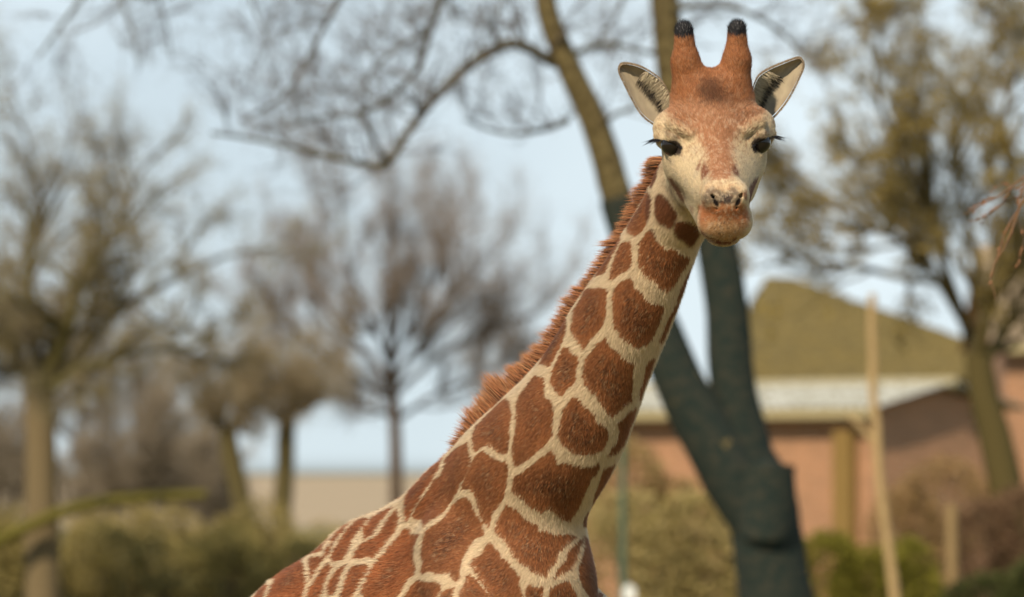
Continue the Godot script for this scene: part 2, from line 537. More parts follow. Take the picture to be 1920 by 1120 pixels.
func far_trees() -> void:
	var olive := noisy(Color(0.085, 0.068, 0.026), Color(0.17, 0.135, 0.055), 1.1, 0.95, 1.5)
	var brown := noisy(Color(0.075, 0.055, 0.036), Color(0.14, 0.105, 0.068), 1.1, 0.95, 1.5)
	# the big mossy tree at the edge of the picture
	var t := Grower.new()
	t.rng = rng
	t.kids = 6
	t.shrink = 0.43
	t.wood_a = Color(0.10, 0.085, 0.030)
	t.wood_b = Color(0.07, 0.058, 0.034)
	t.twig_a = Color(0.165, 0.132, 0.095)
	t.twig_b = Color(0.23, 0.19, 0.095)
	t.thin = 0.0066
	t.shoots = 1
	t.shoot_long = 0.42
	t.shoot_wide = 0.004
	t.spread = 0.85
	t.lift = 0.05
	t.leafy = 1
	t.leaf_size = 0.07
	t.leaf_a = Color(0.17, 0.135, 0.035)
	t.leaf_b = Color(0.20, 0.15, 0.07)
	var f := Vector3(-7.124, 0.054, -71.113)
	var o := thing("mossy_tree", "large mossy bare tree with a thick pale trunk and wide twiggy crown, far left", "tree", Vector3(f.x, 0, f.z))
	var trunk := local([Vector3(-7.124, 0.045, -71.114), Vector3(-7.140, 1.469, -71.070), Vector3(-7.156, 2.683, -71.032), Vector3(-7.172, 3.654, -71.002)], o)
	t.wood.tube(smooth_path(trunk, 5), taper(16, 0.29, 0.22), 14, Color(0.15, 0.112, 0.060), true, 0.06)
	for l in [[[Vector3(-7.172, 3.573, -71.004), Vector3(-7.491, 4.068, -71.489), Vector3(-7.763, 4.728, -71.769), Vector3(-8.109, 5.388, -71.949)], 0.13], [[Vector3(-7.156, 3.614, -71.003), Vector3(-6.752, 4.368, -70.379), Vector3(-6.480, 5.159, -69.955), Vector3(-6.145, 5.711, -69.738)], 0.14], [[Vector3(-7.172, 3.614, -71.003), Vector3(-7.371, 4.569, -71.974), Vector3(-7.497, 5.570, -72.443), Vector3(-7.275, 6.407, -72.718), Vector3(-7.457, 7.245, -72.892)], 0.12], [[Vector3(-7.156, 3.411, -71.009), Vector3(-6.507, 4.392, -71.379), Vector3(-5.870, 4.967, -71.562), Vector3(-5.142, 5.378, -71.649), Vector3(-4.413, 5.708, -71.739)], 0.09], [[Vector3(-7.172, 3.573, -71.004), Vector3(-6.480, 3.959, -69.992), Vector3(-5.580, 4.193, -69.685), Vector3(-4.766, 4.266, -69.382)], 0.08], [[Vector3(-7.140, 3.897, -70.994), Vector3(-6.798, 5.061, -71.959), Vector3(-6.089, 6.142, -72.326), Vector3(-5.767, 6.970, -72.400)], 0.085], [[Vector3(-7.286, 3.978, -70.992), Vector3(-7.726, 4.371, -70.479), Vector3(-8.199, 4.690, -70.370)], 0.09]]:
		t.branch(local(l[0], o), l[1], 0.035, 3)
	t.branch(local([Vector3(-8.199, 1.074, -70.481), Vector3(-7.717, 1.380, -70.472), Vector3(-7.234, 1.597, -70.465), Vector3(-6.752, 1.813, -70.459), Vector3(-6.109, 1.958, -70.454), Vector3(-5.386, 2.022, -70.452), Vector3(-4.622, 2.055, -70.451)], o), 0.10, 0.06, 0)
	t.wood.tube(smooth_path(local([Vector3(-8.199, 1.074, -70.481), Vector3(-7.717, 1.380, -70.472), Vector3(-7.234, 1.597, -70.465), Vector3(-6.752, 1.813, -70.459), Vector3(-6.109, 1.958, -70.454), Vector3(-5.386, 2.022, -70.452), Vector3(-4.622, 2.055, -70.451)], o), 3), taper(19, 0.11, 0.07), 8, Color(0.105, 0.090, 0.022), true, 0.1)
	finish(t, o, vcol(0.95, 0.2))
	# two tall rounded bare trees with brown twigs
	for q in [[740.0, 120.0, 385.0, 12, "bare round tree with brownish twigs rising above the giraffe's back", 690.0, 1.0]]:
		t = Grower.new()
		t.rng = rng
		t.kids = 6
		t.shrink = 0.44
		t.wood_a = Color(0.075, 0.055, 0.038)
		t.wood_b = Color(0.095, 0.07, 0.048)
		t.twig_a = Color(0.19, 0.148, 0.118)
		t.twig_b = Color(0.25, 0.20, 0.155)
		t.thin = 0.0062
		t.shoots = 1
		t.shoot_long = 0.6
		t.shoot_wide = 0.0042
		t.spread = 0.8
		t.lift = 0.16
		f = Vector3(-2.491, 0.230, -106.125)
		o = thing("bare_tree", q[4], "tree", Vector3(f.x, 0, f.z), "bare trees on the edge of the field")
		t.wood.tube(smooth_path(local([Vector3(-2.446, -0.010, -106.132), Vector3(-2.469, 1.543, -106.084), Vector3(-2.491, 2.800, -106.045), Vector3(-2.537, 3.828, -106.013), Vector3(-2.594, 4.628, -105.989)], o), 4), taper(17, 0.17, 0.12), 10, t.wood_b, true, 0.06)
		for l in [[[Vector3(-2.594, 4.513, -105.992), Vector3(-2.629, 5.656, -105.957), Vector3(-2.571, 6.798, -105.921), Vector3(-2.457, 7.712, -105.893)], 0.10], [[Vector3(-2.560, 4.171, -106.003), Vector3(-3.101, 4.983, -106.578), Vector3(-3.685, 5.450, -106.864), Vector3(-4.155, 6.150, -107.142), Vector3(-4.513, 7.084, -107.413)], 0.085], [[Vector3(-2.560, 4.285, -105.999), Vector3(-1.930, 5.180, -105.171), Vector3(-1.245, 6.075, -104.743), Vector3(-0.677, 6.743, -104.422)], 0.08], [[Vector3(-2.537, 3.599, -106.020), Vector3(-3.227, 3.840, -107.013), Vector3(-3.928, 4.074, -107.306), Vector3(-4.629, 4.308, -107.499)], 0.06], [[Vector3(-2.514, 3.485, -106.024), Vector3(-1.847, 3.958, -107.210), Vector3(-1.157, 4.308, -107.499), Vector3(-0.348, 4.661, -107.788)], 0.06], [[Vector3(-2.583, 4.628, -105.989), Vector3(-3.055, 5.736, -104.754), Vector3(-3.490, 6.732, -104.123), Vector3(-3.596, 7.511, -103.898)], 0.075], [[Vector3(-2.571, 4.742, -105.985), Vector3(-1.959, 5.913, -106.949), Vector3(-1.504, 6.969, -107.417), Vector3(-1.394, 7.684, -107.895)], 0.075], [[Vector3(-2.537, 4.056, -106.006), Vector3(-1.488, 4.974, -106.178), Vector3(-0.344, 5.549, -106.260), Vector3(0.459, 5.781, -106.353)], 0.07], [[Vector3(-2.549, 3.942, -106.010), Vector3(-3.525, 4.503, -105.392), Vector3(-4.314, 5.180, -105.171), Vector3(-4.987, 5.628, -104.957)], 0.07]]:
			t.branch(local(l[0], o), l[1], 0.03, 3)
		finish(t, o, vcol(0.95, 0.2))
	# the pair of pollards before the field
	for q in [[[Vector3(-4.514, -0.027, -86.123), Vector3(-4.686, 1.210, -86.085), Vector3(-4.857, 1.972, -86.061), Vector3(-5.029, 2.733, -86.038), Vector3(-5.095, 3.209, -86.023)], "leaning mossy pollard with a tuft of thin shoots, beside the upright pollard", 0.20], [[Vector3(-4.171, -0.027, -86.123), Vector3(-4.133, 1.305, -86.082), Vector3(-4.067, 2.257, -86.052), Vector3(-4.038, 2.924, -86.032), Vector3(-4.019, 3.352, -86.018)], "upright pollard trunk with a spreading head of shoots before the tan field", 0.19]]:
		t = Grower.new()
		t.rng = rng
		t.kids = 4
		t.shrink = 0.5
		t.wood_a = Color(0.085, 0.070, 0.030)
		t.wood_b = Color(0.10, 0.08, 0.04)
		t.twig_a = Color(0.22, 0.17, 0.10)
		t.twig_b = Color(0.28, 0.22, 0.135)
		t.thin = 0.0062
		t.shoots = 1
		t.shoot_long = 0.45
		t.shoot_wide = 0.0042
		t.lift = 0.13
		t.spread = 0.9
		var pts: Array = q[0]
		o = thing("pollard_tree", q[1], "tree", Vector3(pts[0].x, 0, pts[0].z), "pollards before the field")
		var sp := smooth_path(local(pts, o), 4)
		var rad: float = q[2]
		t.wood.tube(sp, taper(sp.size(), rad, rad * 0.85), 10, Color(0.095, 0.078, 0.034), true, 0.07)
		for k in 8:
			var a := TAU * k / 8.0 + rng.randf() * 0.5
			t.bough(sp[sp.size() - 1 - k % 3], Vector3(cos(a), rng.randf_range(0.1, 1.3), sin(a)).normalized(), rng.randf_range(0.8, 1.6), 0.05, 3)
		finish(t, o, vcol(0.95, 0.2))
	# smaller bare trees further back
	var backs := [[Vector3(-10.143, 0.187, -136.140), 6.4, "slim bare tree in the gap behind the mossy tree's crown", 0.10], [Vector3(-9.900, 0.123, -151.150), 4.6, "small grey bare tree at the field edge behind the mossy tree", 0.09], [Vector3(-6.995, 0.482, -116.122), 2.9, "thin scrubby tree just left of the leaning pollard, before the field", 0.05], [Vector3(-9.029, 0.629, -106.112), 3.2, "thin scrubby tree close behind the thick pale trunk", 0.06], [Vector3(-7.050, 0.651, -91.104), 3.9, "twiggy olive scrub tree over the hedge, between thick pale trunk and pollards", 0.07], [Vector3(-6.560, 0.534, -98.111), 3.3, "brownish scrub tree over the hedge, nearest the leaning pollard", 0.06], [Vector3(-9.700, 0.651, -91.104), 4.2, "scrub tree at the picture's left edge beside the thick pale trunk", 0.07], [Vector3(0.000, 0.258, -166.152), 7.6, "bare tree behind the giraffe's neck, lowest crown there", 0.12], [Vector3(-11.571, 0.187, -136.140), 8.2, "tall thin bare tree behind the mossy tree's trunk", 0.11], [Vector3(-14.000, 0.187, -136.140), 10.0, "tallest bare tree, cut by the picture's left edge", 0.13]]
	for q in backs:
		t = Grower.new()
		t.rng = rng
		t.kids = 4
		t.shrink = 0.5
		t.wood_a = Color(0.085, 0.065, 0.045)
		t.wood_b = Color(0.11, 0.085, 0.058)
		t.twig_a = Color(0.19, 0.15, 0.11)
		t.twig_b = Color(0.24, 0.195, 0.135)
		t.thin = 0.0066
		t.shoots = 1
		t.shoot_long = 0.45
		t.shoot_wide = 0.0055
		t.lift = 0.12
		var base: Vector3 = q[0]
		var high: float = q[1]
		var r: float = q[3]
		o = thing("bare_tree", q[2], "tree", Vector3(base.x, 0, base.z), "bare trees on the edge of the field")
		var pts := PackedVector3Array([Vector3(0, -0.1, 0), Vector3(0.1, high * 0.2, 0), Vector3(0, high * 0.38, 0), Vector3(0.1, high * 0.55, 0)])
		t.wood.tube(pts, PackedFloat32Array([r, r * 0.85, r * 0.7, r * 0.5]), 8, t.wood_a)
		for k in 8:
			var a := TAU * k / 8.0 + rng.randf()
			t.bough(pts[1 + k % 3].lerp(pts[2 + k % 2], 0.5), Vector3(cos(a) * 0.8, rng.randf_range(0.4, 1.4), sin(a) * 0.8).normalized(), high * rng.randf_range(0.26, 0.42), r * 0.45, 3)
		finish(t, o, vcol(0.95, 0.2))
	# the budding tree on the other side
	t = Grower.new()
	t.rng = rng
	t.kids = 5
	t.shrink = 0.42
	t.wood_a = Color(0.080, 0.061, 0.028)
	t.wood_b = Color(0.12, 0.092, 0.038)
	t.twig_a = Color(0.19, 0.155, 0.095)
	t.twig_b = Color(0.25, 0.20, 0.085)
	t.thin = 0.006
	t.shoots = 1
	t.shoot_long = 0.34
	t.shoot_wide = 0.0042
	t.spread = 0.85
	t.lift = 0.09
	t.leafy = 3
	t.leaf_size = 0.07
	t.leaf_a = Color(0.20, 0.145, 0.028)
	t.leaf_b = Color(0.25, 0.175, 0.05)
	f = Vector3(6.003, 0.013, -52.106)
	o = thing("budding_tree", "spreading tree with olive yellow buds standing before the brick shed", "tree", Vector3(f.x, 0, f.z))
	t.wood.tube(smooth_path(local([Vector3(6.022, -0.006, -52.106), Vector3(5.940, 1.175, -52.070), Vector3(5.833, 2.117, -52.040), Vector3(5.695, 2.808, -52.019), Vector3(5.563, 3.311, -52.003), Vector3(5.494, 3.782, -51.989)], o), 4), taper(21, 0.25, 0.16), 14, Color(0.085, 0.066, 0.026), true, 0.07)
	for l in [[[Vector3(5.506, 3.688, -51.992), Vector3(5.342, 4.199, -52.276), Vector3(5.092, 4.647, -52.462), Vector3(4.841, 5.022, -52.651), Vector3(4.396, 5.298, -52.842), Vector3(3.840, 5.375, -53.140)], 0.085], [[Vector3(5.506, 3.751, -51.990), Vector3(5.560, 4.180, -51.576), Vector3(5.730, 4.610, -51.363), Vector3(5.868, 4.976, -51.152), Vector3(5.983, 5.530, -51.034)], 0.09], [[Vector3(5.531, 3.625, -51.994), Vector3(5.850, 4.075, -52.380), Vector3(6.153, 4.587, -52.564), Vector3(6.553, 5.039, -52.750)], 0.09], [[Vector3(5.318, 4.191, -51.976), Vector3(5.045, 4.797, -51.357), Vector3(4.893, 5.410, -51.138), Vector3(4.841, 6.082, -50.917), Vector3(4.698, 6.755, -50.796)], 0.075], [[Vector3(5.594, 4.253, -51.974), Vector3(5.518, 4.968, -52.552), Vector3(5.360, 5.748, -52.928), Vector3(5.312, 6.526, -53.104), Vector3(5.576, 7.173, -53.185)], 0.07], [[Vector3(4.790, 4.995, -51.951), Vector3(4.460, 5.616, -52.832), Vector3(4.090, 6.201, -53.014), Vector3(3.840, 6.782, -53.097)], 0.06], [[Vector3(5.909, 4.944, -51.953), Vector3(5.837, 5.721, -51.128), Vector3(5.695, 6.515, -50.904), Vector3(5.881, 7.072, -50.887)], 0.06], [[Vector3(4.915, 5.447, -51.937), Vector3(4.519, 6.020, -50.919), Vector3(4.252, 6.619, -50.600), Vector3(4.184, 7.043, -50.487)], 0.05], [[Vector3(4.337, 5.259, -51.943), Vector3(3.892, 5.621, -52.932), Vector3(3.451, 5.881, -53.024), Vector3(3.136, 6.142, -53.116)], 0.045], [[Vector3(5.054, 4.630, -51.963), Vector3(4.672, 4.735, -53.160), Vector3(4.179, 4.874, -53.456), Vector3(3.605, 4.942, -53.554), Vector3(3.159, 5.203, -53.646)], 0.05], [[Vector3(6.474, 5.007, -51.951), Vector3(6.616, 5.929, -52.723), Vector3(6.445, 6.769, -52.897), Vector3(6.381, 7.279, -52.881)], 0.07]]:
		t.branch(local(l[0], o), l[1], 0.026, 3)
	finish(t, o, vcol(0.95, 0.2))


func brick_skin(tone: Color, other: Color, joint: Color) -> StandardMaterial3D:
	var im := Image.create(256, 256, false, Image.FORMAT_RGB8)
	var hi := Image.create(256, 256, false, Image.FORMAT_RGB8)
	im.fill(joint.linear_to_srgb())
	hi.fill(Color.BLACK)
	for row in 16:
		for k in 5:
			var c := tone.lerp(other, rng.randf())
			var x := int(k * 64.0 + (32 if row % 2 else 0)) - 32
			for y in range(row * 16 + 1, row * 16 + 15):
				for xx in range(maxi(x + 1, 0), mini(x + 62, 256)):
					var g := 1.0 + rng.randf_range(-0.1, 0.1)
					im.set_pixel(xx, y, Color(c.r * g, c.g * g, c.b * g).linear_to_srgb())
					hi.set_pixel(xx, y, Color.WHITE)
	var m := StandardMaterial3D.new()
	m.albedo_texture = ImageTexture.create_from_image(im)
	m.heightmap_enabled = true
	m.heightmap_texture = ImageTexture.create_from_image(hi)
	m.heightmap_scale = 0.6
	m.roughness = 0.92
	m.uv1_triplanar = true
	m.uv1_scale = Vector3(1.0 / 0.9, 1.0 / 1.2, 1.0 / 0.9)
	return m


func shed(called: String, label: String, corner: Vector3, turn: float, long: float, deep: float, eave: float, ridge: float, roof_m: Material, wall_m: Material) -> Node3D:
	# the corner nearest to us is the origin; the long wall runs along -x, the gable along -z
	var o := thing(called, label, "building", Vector3(corner.x, 0, corner.z))
	o.rotation.y = turn
	var wall := Bag.new()
	var id := Transform3D()
	wall.box(Vector3(-long, -0.2, -0.24), Vector3(0, eave, 0), id)
	var rear := Bag.new()
	rear.box(Vector3(-long, -0.2, -deep), Vector3(0, eave, -deep + 0.24), id)
	put("wall", rear.mesh(), wall_m, o)
	put("wall", wall.mesh(), wall_m, o)
	for x in [-0.24, -long]:
		var b := Bag.new()
		var outline2 := [Vector2(-0.24, -0.2), Vector2(-0.24, eave), Vector2(-deep * 0.5, ridge - 0.06), Vector2(-deep + 0.24, eave), Vector2(-deep + 0.24, -0.2)]
		for side in 2:
			var f := b.v.size()
			for q in outline2:
				b.v.append(Vector3(x + (0.242 if side else 0.0), q.y, q.x))
				b.n.append(Vector3(1 if side else -1, 0, 0))
			for k in range(1, 4):
				if side:
					b.ix.append_array([f, f + k + 1, f + k] if false else [f, f + k, f + k + 1])
				else:
					b.ix.append_array([f, f + k + 1, f + k])
		b.orient()
		put("gable", b.mesh(), wall_m, o)
	# corrugated sheets on both slopes
	for s in 2:
		var b := Bag.new()
		var n := int((long + 0.5) / 0.05)
		var lo := Vector3(0, eave - 0.10, 0.30) if s == 0 else Vector3(0, eave - 0.10, -deep - 0.30)
		var hi := Vector3(0, ridge, -deep * 0.5)
		var up := Vector3(0, absf(lo.z - hi.z), (hi.y - lo.y) * signf(lo.z - hi.z)).normalized()
		for i in n + 1:
			var x := 0.25 - (long + 0.5) * i / n
			var w := 0.022 * sin(i * PI * 0.5)
			var nn := (up + Vector3(0.4 * cos(i * PI * 0.5), 0, 0)).normalized()
			for p in [lo, hi]:
				b.v.append(p + Vector3(x, 0.05, 0) + up * w)
				b.n.append(nn)
			for p in [lo, hi]:
				b.v.append(p + Vector3(x, 0.05, 0) + up * (w - 0.012))
				b.n.append(-nn)
		for i in n:
			var a := i * 4
			for q in [[a, a + 1, a + 4, a + 1, a + 5, a + 4], [a + 2, a + 6, a + 3, a + 3, a + 6, a + 7]]:
				if s == 0:
					b.ix.append_array(q)
				else:
					b.ix.append_array([q[0], q[2], q[1], q[3], q[5], q[4]])
		b.orient()
		put("roof", b.mesh(), roof_m, o)
	var trim := Bag.new()
	trim.box(Vector3(-long - 0.2, eave - 0.20, 0.26), Vector3(0.2, eave - 0.075, 0.34), id)
	put("gutter", trim.mesh(), plain(Color(0.34, 0.28, 0.15)), o)
	return o


func sheds() -> void:
	var roof := noisy(Color(0.20, 0.18, 0.12), Color(0.50, 0.49, 0.44), 1.3, 0.85)
	var brick := brick_skin(Color(0.37, 0.18, 0.09), Color(0.28, 0.14, 0.07), Color(0.42, 0.30, 0.2))
	var c := Vector3(5.181, 2.400, -66.038)
	var o := shed("brick_shed", "low brick shed with a pale corrugated roof behind the netted tree", Vector3(c.x, 0, c.z), deg_to_rad(-45.0), 6.7, 2.9, 3.37, 3.65, roof, brick)
	var post := Bag.new()
	post.box(Vector3(-0.66, 0, 0.003), Vector3(-0.32, 3.0, 0.16), Transform3D())
	put("timber_post", post.mesh(), noisy(Color(0.16, 0.10, 0.03), Color(0.24, 0.15, 0.05), 0.6), o)
	var ridge := Bag.new()
	ridge.tube(PackedVector3Array([Vector3(-6.9, 3.68, -1.45), Vector3(0.28, 3.68, -1.45)]), PackedFloat32Array([0.09, 0.09]), 10)
	put("ridge_cap", ridge.mesh(), plain(Color(0.30, 0.26, 0.16)), o)
	var c2 := Vector3(8.114, 2.400, -78.044)
	var tall := shed("brick_building", "taller brick building with a pale eave at the picture's right edge", Vector3(c2.x + 5.0, 0, c2.z), 0.0, 5.0, 6.0, 4.55, 6.2, noisy(Color(0.33, 0.24, 0.15), Color(0.44, 0.33, 0.22), 1.2), brick)
	tall.set_meta("category", "building")


func mossy_barn() -> void:
	var foot := Vector3(6.171, 2.400, -94.052)
	var o := thing("mossy_barn", "wide old barn whose mossy olive brown roof slopes down behind the pale shed roof", "building", Vector3(foot.x, 0, foot.z))
	var ridge := local([Vector3(5.077, 6.313, -97.933), Vector3(5.611, 6.291, -97.933)], o)
	var low := local([Vector3(3.957, 4.146, -91.997), Vector3(10.600, 4.146, -91.997)], o)
	var back := local([Vector3(4.443, 4.099, -105.004), Vector3(11.900, 4.099, -105.004)], o)
	var b := Bag.new()
	# four slopes as fine sheets, sagging and lumpy with moss
	var slopes := [[low[0], low[1], ridge[1], ridge[0]], [low[1], back[1], ridge[1], ridge[1]], [back[1], back[0], ridge[0], ridge[1]], [back[0], low[0], ridge[0], ridge[0]]]
	for q in slopes:
		var f := b.v.size()
		var nn: Vector3 = (q[1] - q[0]).cross(q[3] - q[0]).normalized()
		for i in 41:
			for j in 25:
				var u := i / 40.0
				var t := j / 24.0
				var p: Vector3 = q[0].lerp(q[1], u).lerp(q[3].lerp(q[2], u), t)
				p += nn * (fuzz.get_noise_3dv(p * 34.0) * 0.07 + broad.get_noise_3dv(p * 25.0) * 0.10) * minf(1.0, minf(t * 8.0, (1.0 - t) * 8.0))
				b.v.append(p)
				b.n.append((nn + Vector3(fuzz.get_noise_3dv(p * 34.0 + Vector3(50, 0, 0)), 0.0, fuzz.get_noise_3dv(p * 34.0 + Vector3(0, 50, 0))) * 0.5).normalized())
		for i in 40:
			for j in 24:
				var a := f + i * 25 + j
				b.ix.append_array([a, a + 25, a + 1, a + 1, a + 25, a + 26])
	b.orient()
	put("roof", b.mesh(), noisy(Color(0.088, 0.064, 0.021), Color(0.19, 0.138, 0.046), 2.2, 0.95, 4.0, 0.5, 0.3), o)
	var w := Bag.new()
	w.box(Vector3(low[0].x + 0.3, -0.1, back[0].z + 0.4), Vector3(low[1].x - 0.3, low[0].y - 0.02, low[0].z - 0.4), Transform3D())
	put("wall", w.mesh(), noisy(Color(0.10, 0.07, 0.04), Color(0.17, 0.12, 0.07), 1.0), o)


func shrubs() -> void:
	var olive := Color(0.235, 0.182, 0.060)
	var dun := Color(0.36, 0.28, 0.125)
	leafy("olive_bush", "olive and dun bush filling the space between the giraffe's chest and the netted trunk", "shrub", Vector3(1.491, 0.385, -44.090), [[Vector3(1.215, 1.268, -44.063), Vector3(0.75, 0.95, 0.6)], [Vector3(1.823, 1.434, -44.058), Vector3(0.6, 0.75, 0.5)], [Vector3(2.044, 0.771, -44.078), Vector3(0.8, 0.8, 0.6)]], 20000, 0.055, olive, dun, "shrubs along the shed")
	leafy("thorn_bush", "thin pale brown bush against the shed wall beside the giraffe's neck", "shrub", Vector3(1.533, 0.434, -56.094), [[Vector3(1.467, 2.067, -56.044), Vector3(0.5, 0.75, 0.5)], [Vector3(2.000, 1.767, -56.053), Vector3(0.8, 0.55, 0.5)]], 7000, 0.06, Color(0.20, 0.135, 0.05), Color(0.32, 0.22, 0.10), "shrubs along the shed")
	leafy("bright_bush", "bright yellow green rounded bush beside the netted trunk", "shrub", Vector3(3.486, 0.315, -46.093), [[Vector3(3.400, 1.229, -46.065), Vector3(0.40, 0.55, 0.4)], [Vector3(3.886, 1.115, -46.069), Vector3(0.5, 0.5, 0.4)], [Vector3(4.229, 1.001, -46.072), Vector3(0.4, 0.7, 0.4)]], 16000, 0.05, Color(0.10, 0.095, 0.015), Color(0.23, 0.20, 0.035), "shrubs along the shed")
	leafy("dun_bush", "dull brown bush between the pale sapling and the wooden post", "shrub", Vector3(4.777, 0.421, -52.093), [[Vector3(4.651, 1.489, -52.060), Vector3(0.5, 0.8, 0.4)], [Vector3(5.091, 1.929, -52.046), Vector3(0.6, 0.65, 0.4)]], 8000, 0.05, Color(0.19, 0.13, 0.05), Color(0.34, 0.21, 0.10), "shrubs along the shed")
	leafy("reddish_bush", "reddish brown twiggy bush behind the wooden post", "shrub", Vector3(5.340, 0.511, -49.089), [[Vector3(5.310, 1.590, -49.055), Vector3(0.42, 0.5, 0.4)], [Vector3(5.700, 1.650, -49.053), Vector3(0.4, 0.6, 0.4)]], 9000, 0.045, Color(0.10, 0.062, 0.034), Color(0.22, 0.13, 0.075), "shrubs along the shed")
	leafy("dark_bush", "low dark green bush in the bottom right corner", "shrub", Vector3(4.994, 0.420, -43.089), [[Vector3(4.886, 0.962, -43.072), Vector3(0.55, 0.42, 0.4)], [Vector3(5.320, 1.016, -43.070), Vector3(0.4, 0.5, 0.4)]], 10000, 0.045, Color(0.035, 0.045, 0.016), Color(0.09, 0.09, 0.03), "shrubs along the shed")
	# the hedge line before the field, bush by bush
	var spots := [[Vector3(-8.061, 0.605, -78.100), 1.42, 1.05, "olive hedge bush round the mossy tree's foot", 0.0], [Vector3(-6.686, 0.558, -76.100), 1.55, 1.15, "broad olive hedge bush under the mossy low limb", 0.2], [Vector3(-5.700, 0.591, -81.101), 1.3, 1.18, "tallest olive hedge bush, left of the leaning pollard", -0.1], [Vector3(-4.694, 0.364, -79.108), 1.0, 0.9, "low green hedge bush at the leaning pollard's foot", 0.35], [Vector3(-3.695, 0.322, -83.111), 1.05, 0.72, "olive hedge bush behind the giraffe's rump", 0.1], [Vector3(-2.724, 0.568, -96.109), 1.2, 0.62, "greyish hedge bush under the bare round tree", 0.05], [Vector3(1.429, 0.258, -86.114), 1.62, 1.25, "far olive bush showing beside the giraffe's chest", 0.0]]
	for s in spots:
		var p: Vector3 = s[0]
		var w: float = s[1]
		var h: float = s[2]
		var g: float = s[4]
		var hedge := [[Vector3(p.x, h * 0.5, p.z), Vector3(w * 1.15, h * 0.75, 0.9)]]
		for k in 11:
			var q := rng.randf_range(0.35, 0.7)
			hedge.append([Vector3(p.x + rng.randf_range(-1.2, 1.2) * w, h * rng.randf_range(0.55, 1.0), p.z + rng.randf_range(-0.5, 0.6)), Vector3(q, q * rng.randf_range(0.8, 1.5), q)])
		leafy("hedge_bush", s[3], "shrub", p, hedge, 13000, 0.08, olive.lerp(Color(0.085, 0.095, 0.022), maxf(g, 0.0)), dun.lerp(Color(0.22, 0.20, 0.05), maxf(g, 0.0)).lerp(olive, 0.45), "hedge before the field")


